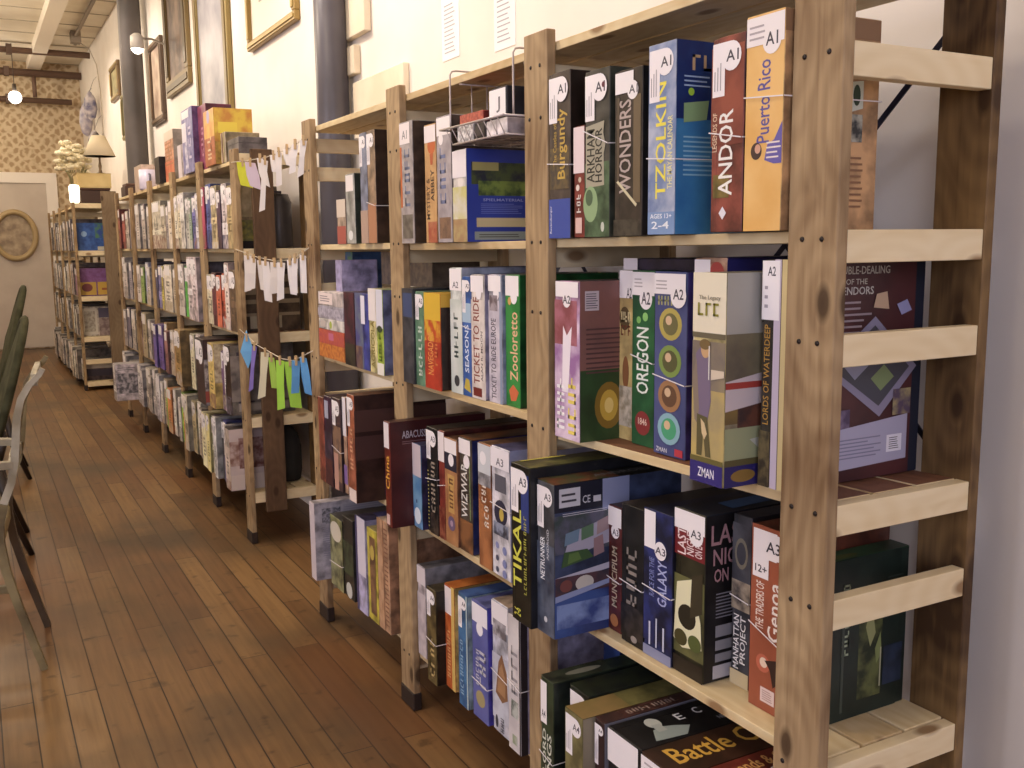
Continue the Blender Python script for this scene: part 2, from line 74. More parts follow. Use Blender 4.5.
  ('red box fading to yellow on top, second shelf of middle bay', -0.0013, 2.1916, 2.2891, 0.9379, 0.2408, 0.27, '#c23a24', '#2c1d16', '#c99a2c', [('r', 0, 1, 0.66, 1, '#e0b430'), ('n', 0, 1, 0.5, 0.72, '#e0a82c', '#c84a24', 16), ('n', 0, 1, 0, 0.5, '#c43c26', '#a83020', 8), ('T', 'NAVEGADOR', 0.2, 0.55, 0.15, 0.6, '#e8954c', 'v'), ('Z', 0.62, 0.8, 0.25, 0.5, '#d87a40', 'v')], [('r', 0.04, 0.96, 0.04, 0.84, '#2a1a14'), ('r', 0.08, 0.92, 0.08, 0.8, '#3a2a24'), ('e', 0.5, 0.5, 0.2, 0.2, '#8a5040'), ('r', 0, 1, 0.86, 1, '#d0a030'), ('n', 0.1, 0.9, 0.08, 0.35, '#4a3c38', '#2a201c', 14)], [], None),
  ('tall white box with thin dark vertical title, second shelf of middle bay', 0.02, 2.1143, 2.1791, 0.9384, 0.304, 0.271, '#d5dad4', '#a8aebe', '#7f7c92', [('n', 0, 1, 0, 0.75, '#dfe4de', '#c4cec6', 5), ('Z', 0.3, 0.65, 0.28, 0.66, '#4a5a54', 'v'), ('e', 0.5, 0.1, 0.22, 0.045, '#3a3c40'), ('r', 0, 1, 0.82, 0.99, '#f6f0f2'), ('T', 'A2', 0.25, 0.75, 0.84, 0.89, '#6b6670', 'h')], [], [], None),
  ('blue box with white capitals and tiny tag between two white boxes, middle bay', 0.0209, 2.0673, 2.1133, 0.9387, 0.2837, 0.27, '#3c64b0', '#2c4a88', '#75728c', [('n', 0, 1, 0, 0.65, '#3f68b8', '#3058a0', 6), ('T', 'SEASONS', 0.25, 0.7, 0.2, 0.6, '#dfe8f8', 'v'), ('g', [(0.1, 0.06), (0.9, 0.03), (0.7, 0.14), (0.3, 0.15)], '#c8b040'), ('r', 0, 1, 0.62, 0.78, '#a8c4dc'), ('P', 'A2')], [], [], 0.58),
  ('white box with bold brown western lettering left of its lilac-edged twin', 0.021, 1.9985, 2.0663, 0.9391, 0.2894, 0.27, '#dcd2ca', '#8f8aa4', '#75728c', [('n', 0, 1, 0, 0.8, '#e6dcd4', '#cfc2ba', 14), ('T', 'TICKET TO RIDE', 0.15, 0.6, 0.12, 0.82, '#8a3c2c', 'v'), ('T', 'ALAN R. MOON', 0.7, 0.85, 0.15, 0.55, '#5c4a48', 'v'), ('r', 0.1, 0.75, 0.02, 0.09, '#7a2c24'), ('r', 0, 0.95, 0.86, 0.99, '#f6f0f2'), ('c', 0.6, 0.85, 0.014, '#f6f0f2')], [], [], None),
  ('white-lilac box with grey western lettering beside the green box, middle bay', 0.0275, 1.9267, 1.9901, 0.9395, 0.2905, 0.263, '#cfc8d4', '#8fa0bc', '#75728c', [('n', 0, 1, 0, 0.8, '#d8d0da', '#bcb4c2', 14), ('r', 0.82, 1, 0, 1, '#8f9cb8'), ('T', 'TICKET TO RIDE EUROPE', 0.18, 0.55, 0.03, 0.66, '#4a4252', 'v'), ('r', 0, 0.95, 0.87, 0.99, '#f6f0f2'), ('c', 0.6, 0.85, 0.014, '#f6f0f2'), ('n', 0.1, 0.7, 0.72, 0.84, '#a89ca4', '#6a5c60', 20)], [], [], None),
  ('bright green box with orange and white bubble letters beside second post', 0.0337, 1.8562, 1.9192, 0.94, 0.2915, 0.257, '#2f8a38', '#17592a', '#4c5a4c', [('n', 0, 1, 0, 0.85, '#359440', '#237a30', 6), ('T', 'Zooloretto', 0.3, 0.85, 0.2, 0.72, '#f0b890', 'v'), ('g', [(0.2, 0.12), (0.5, 0.17), (0.9, 0.12), (0.7, 0.05), (0.35, 0.04)], '#d86a40'), ('r', 0, 0.95, 0.84, 0.99, '#f6f0f2'), ('c', 0.6, 0.83, 0.015, '#f6f0f2'), ('e', 0.3, 0.8, 0.12, 0.03, '#d8a860')], [], [], None),
  ('maroon box with gold vertical title jutting out past third post', -0.069, 2.3769, 2.421, 0.5524, 0.285, 0.28, '#6a1c14', '#461a1a', '#3c1814', [('T', 'China', 0.2, 0.8, 0.36, 0.68, '#e8a83c', 'v'), ('r', 0.05, 0.85, 0.75, 0.99, '#eadfe2'), ('r', 0.2, 0.7, 0.02, 0.12, '#d8b8b0')], [('n', 0, 1, 0, 1, '#4c1c1c', '#3a1416', 4), ('T', 'ABACUSSPIELE', 0.12, 0.5, 0.84, 0.91, '#b0a8b4', 'h'), ('l', 0.12, 0.45, 0.78, 0.82, 2, '#7a5c60'), ('l', 0.45, 0.9, 0.3, 0.6, 6, '#5e3034')], [], None),
  ('short light blue box with white spot at its foot beside maroon box', -0.0068, 2.3212, 2.3759, 0.5517, 0.2276, 0.27, '#5a8ab8', '#2c2448', '#3a3a58', [('n', 0, 1, 0.12, 0.65, '#4c80b4', '#7aa8cc', 6), ('r', 0, 1, 0.62, 1, '#d8c8cc'), ('e', 0.5, 0.15, 0.38, 0.1, '#dfe6f0'), ('r', 0.35, 0.5, 0.3, 0.34, '#2c4c7c')], [], [], None),
  ('black box with dotted yellow edge, behind the short light blue box', 0.0091, 2.2517, 2.3202, 0.5508, 0.2806, 0.27, '#1e1c1a', '#16141a', '#2c2420', [('Z', 0.4, 0.75, 0.2, 0.7, '#a89884', 'v'), ('l', 0.1, 0.2, 0.04, 0.6, 16, '#c8b868'), ('n', 0.3, 1, 0, 0.2, '#4a3c34', '#1c1814', 14), ('P', 'A3')], [], [], 0.52),
  ('slim dark red box with pale tag left of the tan scroll box, middle bay', 0.012, 2.2151, 2.2507, 0.5496, 0.2823, 0.27, '#7c2c22', '#4a1c18', '#4a2c22', [('n', 0, 1, 0, 0.3, '#a86044', '#6a241c', 14), ('r', 0, 1, 0.72, 0.99, '#f0e6e6')], [], [], 0.5),
  ('tan box with carved scroll panel and purple flower, middle bay third shelf', 0.0133, 2.1442, 2.2141, 0.549, 0.2721, 0.27, '#b47a4c', '#7a4c34', '#5a3a28', [('n', 0, 1, 0, 1, '#bc8454', '#a06a40', 8), ('g', [(0.25, 0.3), (0.75, 0.3), (0.7, 0.5), (0.8, 0.66), (0.2, 0.66), (0.3, 0.5)], '#c89a54'), ('Z', 0.35, 0.65, 0.34, 0.64, '#7a5030', 'v'), ('e', 0.5, 0.2, 0.3, 0.07, '#6c5878'), ('e', 0.5, 0.2, 0.12, 0.03, '#a88aa0'), ('r', 0, 1, 0.7, 0.95, '#2c2838'), ('r', 0, 1, 0.86, 0.99, '#f4ecee'), ('c', 0.55, 0.8, 0.016, '#f4ecee')], [], [], None),
  ('dark brown box with tall white slanted letters and deep blue side', 0.0193, 2.0733, 2.1426, 0.5478, 0.2849, 0.27, '#4c4238', '#26306e', '#5a3a24', [('n', 0, 1, 0, 0.28, '#8c5a34', '#4a3020', 10), ('T', 'WIZWAR', 0.15, 0.62, 0.3, 0.78, '#e0dcd4', 'v'), ('r', 0.8, 0.88, 0.3, 0.8, '#7a8a5c'), ('r', 0, 0.9, 0.86, 0.99, '#f4ecee'), ('c', 0.6, 0.8, 0.017, '#f4ecee')], [], [('n', 0, 1, 0, 1, '#7a4a28', '#3c2a20', 8)], None),
  ('orange-brown swirling box with pale cursive title left of white box', 0.0092, 1.9549, 2.018, 0.5457, 0.2969, 0.28, '#a8683c', '#6e4228', '#6a4a34', [('n', 0, 1, 0, 0.7, '#b87444', '#7c4628', 6), ('Z', 0.25, 0.6, 0.52, 0.7, '#f0e0d0', 'v'), ('Z', 0.45, 0.8, 0.33, 0.52, '#f0e0d0', 'v'), ('r', 0, 1, 0.75, 0.99, '#cfd2d8'), ('n', 0.0, 1, 0.66, 0.76, '#6c6a70', '#b8b4b8', 14), ('c', 0.4, 0.88, 0.016, '#f0ecf0')], [], [], None),
  ('white box with blue picture squares and penguin-like figure, third shelf by second post', 0.01, 1.8658, 1.9539, 0.5446, 0.3012, 0.28, '#d8d4dc', '#a8aed0', '#4c4a70', [('n', 0.25, 0.75, 0.66, 0.78, '#3c3c48', '#8f8c98', 30), ('r', 0.2, 0.8, 0.66, 0.79, '#5c5c68'), ('e', 0.5, 0.5, 0.35, 0.1, '#2c2c44'), ('e', 0.55, 0.49, 0.12, 0.05, '#c8b048'), ('n', 0.1, 0.9, 0.32, 0.42, '#3a3c48', '#9098b0', 20), ('c', 0.3, 0.24, 0.008, '#8a90c0'), ('c', 0.7, 0.22, 0.01, '#8088bc'), ('c', 0.3, 0.14, 0.007, '#50546c'), ('c', 0.7, 0.12, 0.01, '#8088bc'), ('c', 0.3, 0.05, 0.007, '#50546c'), ('c', 0.7, 0.04, 0.01, '#8088bc'), ('r', 0, 1, 0.84, 0.99, '#efe9ef'), ('T', 'A3', 0.3, 0.7, 0.86, 0.92, '#6b6670', 'h')], [('n', 0, 1, 0, 1, '#b0b6d8', '#9298c0', 6), ('r', 0.1, 0.3, 0.8, 0.92, '#50505c')], [], 0.55),
  ('off-white box with grey lid standing first on bottom shelf of middle bay', 0.0168, 2.3666, 2.421, 0.1715, 0.2582, 0.274, '#cbbfc4', '#8a868c', '#7c787a', [('n', 0, 1, 0, 0.7, '#d4c8cc', '#b0a4aa', 10), ('r', 0, 1, 0.8, 0.99, '#e4dade')], [], [('r', 0.0, 1, 0.45, 0.5, '#4a4648')], None),
  ('dark olive box with tan vertical title and rubber band, bottom shelf middle bay', -0.0274, 2.1998, 2.2568, 0.1712, 0.2545, 0.27, '#544628', '#1f1813', '#3a3226', [('n', 0, 1, 0, 0.75, '#6a5a30', '#3c3018', 12), ('Z', 0.3, 0.75, 0.06, 0.5, '#c0a468', 'v'), ('P', 'A4')], [('r', 0.1, 0.3, 0.75, 0.86, '#c8c4c8'), ('n', 0.1, 0.9, 0.05, 0.3, '#6a2c28', '#2a1c18', 14)], [], 0.45),
  ('orange box with yellow-cream edge left of blue box, bottom shelf middle bay', -0.001, 2.1449, 2.1988, 0.1712, 0.2748, 0.28, '#c8642c', '#d8b468', '#a8602c', [('n', 0, 0.65, 0, 1, '#d0682e', '#b84c20', 8), ('r', 0.65, 1, 0, 1, '#e0b860'), ('Z', 0.15, 0.5, 0.1, 0.6, '#f0b070', 'v'), ('r', 0, 0.7, 0.72, 0.98, '#f0e2e2')], [], [('n', 0, 1, 0, 1, '#b86c30', '#a0501e', 8)], None),
  ('steel blue box with pale lettering between orange and violet-blue boxes', -0.015, 2.0419, 2.0925, 0.171, 0.2883, 0.28, '#3a6a9c', '#9ab0b8', '#34588c', [('n', 0, 0.85, 0, 0.75, '#3f74a8', '#2c5484', 8), ('r', 0.85, 1, 0, 1, '#a8bcc0'), ('Z', 0.15, 0.5, 0.1, 0.6, '#88b0d0', 'v'), ('P', 'A4')], [], [('n', 0, 1, 0, 1, '#3c5c98', '#2c4478', 12)], None),
  ('violet-blue box with ornate pale title and gold seal, bottom shelf middle bay', -0.0094, 1.9466, 2.0258, 0.1709, 0.2914, 0.28, '#5a60a8', '#4038a0', '#565e9a', [('n', 0, 1, 0, 1, '#6066ae', '#50569c', 5), ('Z', 0.2, 0.4, 0.28, 0.6, '#c8c8d4', 'v'), ('Z', 0.45, 0.85, 0.28, 0.62, '#c0c0cc', 'v'), ('e', 0.5, 0.18, 0.3, 0.07, '#a89868'), ('r', 0, 1, 0.82, 0.98, '#f0ecf4'), ('c', 0.5, 0.78, 0.017, '#f0ecf4')], [], [], 0.32),
  ('pale box picturing a tan tower, second from end of middle bay bottom shelf', -0.0012, 1.861, 1.9393, 0.1708, 0.3183, 0.28, '#c4c4d0', '#a8a4ae', '#8f7c6c', [('n', 0, 1, 0.1, 0.6, '#ced0dc', '#b0b0c0', 8), ('g', [(0.2, 0.3), (0.4, 0.55), (0.6, 0.62), (0.9, 0.5), (0.95, 0.3), (0.6, 0.25)], '#8a6040'), ('g', [(0.3, 0.32), (0.45, 0.5), (0.6, 0.55), (0.8, 0.45), (0.8, 0.3)], '#a87c54'), ('e', 0.25, 0.08, 0.08, 0.05, '#3c3c44'), ('Z', 0.5, 0.7, 0.02, 0.14, '#5c5c68', 'v'), ('r', 0, 1, 0.8, 0.99, '#ece6ea'), ('n', 0.1, 0.9, 0.74, 0.86, '#c0bcc4', '#6a6468', 18)], [], [], 0.45),
  ('tall white box with faint grey ornate title, last on bottom shelf against second post', -0.0095, 1.7895, 1.8448, 0.1706, 0.3156, 0.28, '#d6d0d0', '#b4aac8', '#8a8488', [('n', 0, 1, 0, 1, '#ded8d8', '#c8c0c2', 8), ('Z', 0.25, 0.75, 0.42, 0.8, '#9a9498', 'v'), ('n', 0.2, 0.8, 0.25, 0.38, '#606860', '#c0c4bc', 20), ('n', 0.3, 0.7, 0.05, 0.12, '#8f9c7c', '#d0ccc8', 14), ('r', 0.9, 1, 0, 1, '#3a3034')], [('r', 0, 0.06, 0, 1, '#2c2428')], [], 0.5),
  ('small pinkish-red and cream box on top shelf by the grey pipe', 0.02, 2.9207, 3.0005, 1.3017, 0.1361, 0.2, '#b8a08a', '#6a4a40', '#8c7060', [('r', 0, 1, 0, 0.4, '#b0584c'), ('r', 0, 1, 0.6, 1, '#d8c8b8')], [], [], None),
  ('light grey box with dark green side, top shelf of third bay', 0.01, 2.8078, 2.8875, 1.3022, 0.2056, 0.2, '#a8a8a0', '#2c332a', '#6a6e64', [('r', 0.1, 0.9, 0.75, 0.98, '#eee6e4'), ('e', 0.5, 0.12, 0.25, 0.07, '#dfe2e0')], [], [], None),
  ('slim grey-blue box with tag left of brown box, third bay top shelf', 0.01, 2.6989, 2.7566, 1.3027, 0.3115, 0.28, '#7c8298', '#4a3c34', '#6c7080', [('r', 0, 1, 0.0, 0.3, '#b89a88'), ('P', 'A1')], [], [], None),
  ('brown and cream box with tag right beside third post, top shelf', 0.005, 2.62, 2.6831, 1.303, 0.311, 0.28, '#a08468', '#3a281e', '#6c5a48', [('r', 0, 1, 0.0, 0.35, '#b8805c'), ('P', 'A1')], [], [], 0.35),
  ('dark maroon box with blurred red figure, second shelf of third bay', 0.0, 2.8151, 2.9056, 0.9338, 0.2229, 0.27, '#4c2430', '#382028', '#3a2430', [('n', 0, 1, 0.3, 1, '#5c2a38', '#2a1c28', 7), ('n', 0, 1, 0, 0.3, '#3c3a2c', '#241c1c', 9)], [], [], None),
  ('royal blue box with long white tag, second shelf of third bay', 0.0, 2.6961, 2.8065, 0.9333, 0.2253, 0.27, '#4048a0', '#2c2c70', '#34346a', [('n', 0, 0.6, 0, 1, '#6a7488', '#4c4c8c', 9), ('r', 0.45, 0.75, 0.6, 0.97, '#e8e6f4'), ('n', 0, 0.5, 0, 0.3, '#8a6c54', '#503c50', 10)], [], [], None),
  ('cream and yellow box with dark title left of lime box, third bay', 0.0, 2.6341, 2.6921, 0.9326, 0.2425, 0.27, '#d0c488', '#c8c0a8', '#a8a078', [('r', 0, 1, 0.62, 1, '#ece4e2'), ('T', 'AGRICOLA', 0.25, 0.75, 0.06, 0.62, '#8a7c34', 'v')], [], [], None),
  ('lime green and white box beside third post, second shelf', 0.0, 2.5813, 2.6318, 0.9322, 0.242, 0.27, '#a4bc40', '#6a7098', '#8c9a60', [('r', 0, 1, 0.55, 1, '#dcdce8'), ('r', 0, 1, 0, 0.14, '#ece8dc'), ('e', 0.5, 0.54, 0.4, 0.04, '#3a4a2c'), ('Z', 0.3, 0.7, 0.16, 0.5, '#5c7a1c', 'v')], [], [], None),
  ('thin reddish-brown box against fourth post, third shelf', -0.0626, 2.9549, 3.0108, 0.5535, 0.2725, 0.27, '#8c4434', '#5c2c24', '#4c2c24', [], [], [], None),
  ('dark purple box with small grey tag beside thin reddish box', -0.0608, 2.8818, 2.9539, 0.5535, 0.2821, 0.27, '#40243c', '#2c1c2c', '#2c1c28', [('r', 0.1, 0.6, 0.75, 0.95, '#a8a8bc'), ('n', 0, 1, 0.3, 0.6, '#4a3a4c', '#2c2030', 12), ('n', 0, 1, 0, 0.3, '#5c2c2c', '#3c2028', 12)], [], [], None),
  ('dark multicoloured box with long white tag, third shelf of third bay', -0.0586, 2.8039, 2.8808, 0.5535, 0.2862, 0.27, '#4a3438', '#2a1a1e', '#2c2024', [('n', 0, 1, 0.1, 0.7, '#8a6a54', '#3c2c34', 12), ('r', 0.1, 0.6, 0.0, 0.4, '#c09080'), ('P', 'A3')], [], [], 0.45),
  ('thin white and orange box left of the orange-brown box, third bay', -0.0517, 2.7738, 2.8029, 0.5535, 0.2957, 0.27, '#d8a888', '#4c3434', '#8c7c74', [('r', 0, 1, 0.6, 1, '#eee6ea'), ('r', 0, 1, 0.1, 0.3, '#8c6aa8')], [], [], None),
  ('orange-brown box with wide dark brown side, third shelf of third bay', -0.0654, 2.6614, 2.7217, 0.5535, 0.3177, 0.29, '#a85a3c', '#38201c', '#5c3c2c', [('n', 0, 1, 0, 0.6, '#b4644a', '#7c402c', 12), ('Z', 0.3, 0.7, 0.3, 0.7, '#e0a880', 'v'), ('r', 0, 1, 0, 0.12, '#e8d4cc'), ('P', 'A3')], [('r', 0, 1, 0.66, 0.86, '#4c302c'), ('r', 0, 1, 0.4, 0.62, '#4a2e2c'), ('r', 0, 1, 0.62, 0.66, '#2c1614'), ('e', 0.5, 0.2, 0.07, 0.04, '#b8b0c8'), ('n', 0.3, 0.9, 0.05, 0.3, '#3c2040', '#2c1620', 8)], [], None),
  ('big white box with grey printed text jutting out before the fourth post', -0.0525, 3.1265, 3.178, 0.1755, 0.2685, 0.26, '#c8bcc4', '#aaa4ae', '#b4acb4', [('r', 0, 1, 0.0, 1, '#cfc3cb')], [('n', 0.1, 0.35, 0.72, 0.92, '#55565e', '#a09ca8', 40), ('l', 0.1, 0.9, 0.3, 0.68, 14, '#8f8a98'), ('r', 0.38, 0.95, 0.4, 0.94, '#9c98a4'), ('l', 0.4, 0.93, 0.42, 0.92, 18, '#8a8692')], [], None),
  ('dark olive box with big pale tag, bottom shelf of third bay', -0.0129, 2.9659, 3.0875, 0.1755, 0.2406, 0.26, '#7c7c4c', '#2c2824', '#3a3834', [('n', 0, 1, 0, 0.7, '#98986a', '#4c4c34', 12), ('e', 0.5, 0.8, 0.45, 0.14, '#d4ccb8')], [], [], 0.35),
  ('black box with lime letter on its side, bottom shelf of third bay', -0.0105, 2.8677, 2.9629, 0.1755, 0.2646, 0.26, '#24221e', '#2c2a28', '#3a3a38', [('e', 0.5, 0.1, 0.3, 0.1, '#c8c8c0'), ('n', 0, 1, 0.3, 0.7, '#3c4a30', '#1c1c18', 14)], [('T', 'A', 0.06, 0.3, 0.7, 0.88, '#b0d020', 'h')], [], None),
  ('white and lilac box left of yellow box, bottom shelf of third bay', -0.0177, 2.7354, 2.8204, 0.1755, 0.3017, 0.26, '#b0aad0', '#8a86a8', '#3a3658', [('r', 0, 1, 0.4, 1, '#d8d2e2'), ('r', 0, 0.2, 0, 1, '#44406c')], [], [('r', 0.2, 0.6, 0.2, 0.8, '#4a4a80')], None),
  ('yellow-framed box with brown picture, bottom shelf of third bay', -0.0132, 2.6511, 2.7344, 0.1755, 0.2856, 0.26, '#c8b83c', '#b0a040', '#b8a860', [('r', 0.3, 0.85, 0.08, 0.92, '#6c4a34'), ('n', 0.3, 0.85, 0.08, 0.92, '#8a6444', '#5c3c2c', 12), ('e', 0.55, 0.75, 0.2, 0.08, '#c8b050')], [], [], None),
  ('salmon tan box with dark spiral binding marks beside third post, bottom shelf', -0.0101, 2.5633, 2.6501, 0.1755, 0.3344, 0.26, '#c09470', '#a87858', '#b49c88', [('l', 0.6, 0.95, 0.05, 0.95, 22, '#8a5c44'), ('n', 0, 0.5, 0, 1, '#c89c78', '#a87c5c', 12), ('r', 0.5, 0.55, 0, 1, '#8c5c40')], [], [], None),
  ('dark green fantasy box seen side-on through the end rungs, third shelf', 0.1, 1.034, 1.072, 0.5505, 0.262, 0.187, '#16261c', '#1c2a24', '#22402e', [], [('n', 0.0, 0.9, 0, 1, '#1e2e28', '#14201c', 5), ('n', 0.42, 0.7, 0.1, 0.75, '#5c6438', '#1f2a1c', 14), ('g', [(0.5, 0.55), (0.56, 0.7), (0.62, 0.5), (0.56, 0.42)], '#8f9460'), ('g', [(0.62, 0.4), (0.68, 0.5), (0.7, 0.36), (0.64, 0.3)], '#7a8850'), ('Z', 0.22, 0.3, 0.4, 0.86, '#9aa88a', 'v'), ('r', 0.22, 0.25, 0.05, 0.6, '#39443c'), ('r', 0.68, 0.695, 0.15, 0.4, '#a8a888'), ('l', 0.74, 0.95, 0.62, 0.85, 8, '#3a4a44'), ('n', 0.72, 0.95, 0.15, 0.4, '#26344c', '#16202c', 10)], [('n', 0, 1, 0, 1, '#2c5234', '#1a3322', 6), ('e', 0.25, 0.35, 0.2, 0.2, '#4a5428')], None),
  ('tall orange-yellow box with purple title and small bearded man, top shelf near end', -0.01, 1.034, 1.108, 1.3125, 0.297, 0.185, '#edb866', '#b98d5f', '#c89a63', [('n', 0, 1, 0, 1, '#f2c274', '#e8b05c', 4), ('T', 'Puerto Rico', 0.32, 0.66, 0.41, 0.79, '#5f55a0', 'v'), ('e', 0.32, 0.375, 0.15, 0.04, '#4b342d'), ('e', 0.36, 0.385, 0.08, 0.022, '#d8a287'), ('g', [(0.55, 0.33), (0.62, 0.4), (0.8, 0.42), (1, 0.5), (1, 0.31), (0.8, 0.31)], '#6a5fae'), ('l', 0.6, 0.98, 0.33, 0.42, 4, '#e9ddd6'), ('r', 0.0, 1, 0.86, 0.99, '#f6efee'), ('c', 0.68, 0.87, 0.018, '#f6efee'), ('T', 'A1', 0.52, 0.84, 0.85, 0.91, '#4b4650', 'h'), ('l', 0.08, 0.5, 0.88, 0.96, 3, '#b9afb2')], [('r', 0.0, 0.99, 0.9, 0.995, '#8f6a49'), ('n', 0.1, 0.36, 0.48, 0.82, '#4b4a2c', '#332822', 30), ('r', 0.68, 0.82, 0.72, 0.86, '#6d5540'), ('g', [(0.69, 0.56), (0.82, 0.58), (0.82, 0.71), (0.69, 0.7)], '#c9cfc0'), ('e', 0.75, 0.64, 0.04, 0.05, '#2e4331'), ('n', 0.69, 0.82, 0.42, 0.55, '#2c2e30', '#a8a696', 22), ('r', 0.68, 0.83, 0.415, 0.86, '#00000000'), ('l', 0.66, 0.86, 0.1, 0.36, 9, '#8a6142')], [], 0.62),
  ('dark maroon box with gold vertical title, map on its side, near end of second shelf', 0.012, 1.034, 1.088, 0.9369, 0.335, 0.279, '#3b342c', '#4a2528', '#30201c', [('r', 0.45, 0.72, 0, 1, '#cdbfd2'), ('r', 0.72, 1, 0, 1, '#d9c58a'), ('r', 0.7, 0.73, 0, 1, '#6a5a50'), ('T', 'LORDS OF WATERDEEP', 0.12, 0.34, 0.28, 0.72, '#b98a38', 'v'), ('n', 0, 0.42, 0, 0.25, '#6a5c3c', '#3c3426', 30), ('r', 0.0, 0.66, 0.74, 0.995, '#f4eef0'), ('T', 'A2', 0.2, 0.5, 0.93, 0.97, '#4b4650', 'h'), ('l', 0.1, 0.25, 0.78, 0.9, 3, '#a9a0a8')], [('n', 0, 1, 0, 1, '#542a2c', '#3f2024', 4), ('r', 0.93, 1, 0, 1, '#1c2233'), ('T', 'OF DOUBLE-DEALING', 0.2, 0.72, 0.93, 0.965, '#b9b4a8', 'h'), ('T', 'WORLD OF THE', 0.2, 0.55, 0.885, 0.91, '#b9b4a8', 'h'), ('T', 'SPLENDORS', 0.28, 0.6, 0.84, 0.875, '#c6c2ba', 'h'), ('l', 0.2, 0.6, 0.66, 0.82, 6, '#9a8a90'), ('l', 0.2, 0.52, 0.5, 0.63, 4, '#9a8a90'), ('g', [(0.25, 0.52), (0.62, 0.74), (0.96, 0.5), (0.68, 0.28)], '#8a85a0'), ('n', 0.0, 0.0, 0.0, 0.0, '#000000', '#111111', 4), ('g', [(0.31, 0.52), (0.62, 0.7), (0.9, 0.5), (0.67, 0.33)], '#4a4a54'), ('g', [(0.4, 0.52), (0.5, 0.58), (0.58, 0.52), (0.48, 0.46)], '#8f90a8'), ('g', [(0.58, 0.6), (0.64, 0.64), (0.72, 0.58), (0.66, 0.54)], '#a8a070'), ('g', [(0.6, 0.46), (0.7, 0.52), (0.78, 0.46), (0.68, 0.4)], '#7d9060'), ('g', [(0.78, 0.79), (0.86, 0.81), (0.9, 0.76), (0.82, 0.74)], '#9a9ac8'), ('g', [(0.62, 0.84), (0.7, 0.85), (0.72, 0.77), (0.6, 0.78)], '#c9a888'), ('n', 0.78, 0.92, 0.28, 0.4, '#5a4a60', '#a89a68', 20), ('n', 0.3, 0.45, 0.24, 0.33, '#7a6a8a', '#4a3a5a', 20), ('g', [(0.2, 0.23), (0.9, 0.28), (0.9, 0.07), (0.2, 0.05)], '#a9a6c2'), ('l', 0.25, 0.7, 0.1, 0.2, 6, '#7d7a96'), ('r', 0.74, 0.86, 0.11, 0.19, '#e3e0ee'), ('l', 0.76, 0.84, 0.12, 0.18, 6, '#3a3844')], [], None),
  ('thin dark green and red box tucked behind second post, second shelf', 0.012, 1.64, 1.676, 0.9206, 0.287, 0.27, '#3a2a1c', '#241a12', '#2b2017', [('n', 0, 1, 0, 0.5, '#5e2a20', '#3a1c16', 20)], [], [], None),
  ('pink and purple box with white figures and yellow title, second shelf by second post', -0.012, 1.545, 1.634, 0.9231, 0.304, 0.29, '#b98fb0', '#7a4a44', '#3c2f38', [('n', 0, 1, 0, 0.8, '#e6cfe4', '#a070a8', 7), ('n', 0, 0.9, 0.6, 0.88, '#8f4a50', '#b06a78', 14), ('g', [(0.3, 0.3), (0.55, 0.3), (0.7, 0.72), (0.5, 0.66), (0.35, 0.72)], '#f3e9f2'), ('Z', 0.55, 0.85, 0.03, 0.42, '#f0d860', 'v'), ('Z', 0.1, 0.4, 0.05, 0.4, '#f6f2f6', 'v'), ('r', 0.05, 0.95, 0.9, 0.995, '#f4eef0'), ('c', 0.5, 0.88, 0.014, '#f4eef0'), ('T', 'A2', 0.35, 0.65, 0.86, 0.91, '#4b4650', 'h')], [('n', 0, 1, 0.45, 1, '#8a5a52', '#77504a', 6), ('n', 0, 1, 0, 0.45, '#33502a', '#2a3d20', 7), ('e', 0.225, 0.22, 0.1125, 0.15, '#8a6a20'), ('e', 0.225, 0.22, 0.07200000000000001, 0.1, '#d0a838'), ('e', 0.225, 0.22, 0.036000000000000004, 0.05, '#f0d070'), ('r', 0.036000000000000004, 0.14400000000000002, 0.82, 0.94, '#c9b9c0'), ('l', 0.045000000000000005, 0.135, 0.83, 0.93, 7, '#4a4450'), ('l', 0.045000000000000005, 0.3825, 0.42, 0.72, 10, '#5c3c3a'), ('e', 0.36000000000000004, 0.88, 0.045000000000000005, 0.05, '#4a3a70')], [], None),
  ('tiny dark box with pale lettering squeezed between two tall boxes, top shelf', 0.02, 1.334, 1.358, 1.3097, 0.093, 0.12, '#1c2436', '#12161f', '#151a26', [('Z', 0.2, 0.8, 0.1, 0.7, '#b8c3d6', 'v')], [], [], None),
  ('flat dark purple box lying across the tops of upright boxes, second shelf near end', 0.115, 1.3, 1.585, 1.246, 0.022, 0.176, '#2c2438', '#1c1826', '#2a2434', [('r', 0.0, 0.16, 0.0, 1, '#efe4e8')], [], [], None),
  ('dark green box with white capitals, leftmost on bottom shelf against second post', -0.068, 1.553, 1.602, 0.1705, 0.28, 0.28, '#2c3a24', '#222a24', '#33402c', [('n', 0, 1, 0, 0.5, '#3a4a30', '#1c2418', 14), ('T', 'LORD', 0.15, 0.42, 0.3, 0.62, '#d9dccb', 'v'), ('T', 'RINGS', 0.5, 0.85, 0.22, 0.6, '#d9dccb', 'v'), ('r', 0.02, 0.5, 0.66, 0.97, '#f4eef0'), ('T', 'A4', 0.1, 0.4, 0.7, 0.76, '#4b4650', 'h')], [], [('n', 0, 0.5, 0, 1, '#3c4634', '#1a221c', 10), ('e', 0.3, 0.5, 0.15, 0.2, '#8a8a78')], 0.42),
  ('dark fantasy box with tag behind the olive box on bottom shelf', -0.045, 1.463, 1.53, 0.1705, 0.285, 0.28, '#23281e', '#1d201c', '#20281e', [('P', 'A4')], [], [('n', 0, 1, 0, 1, '#27301f', '#14181a', 9)], 0.5),
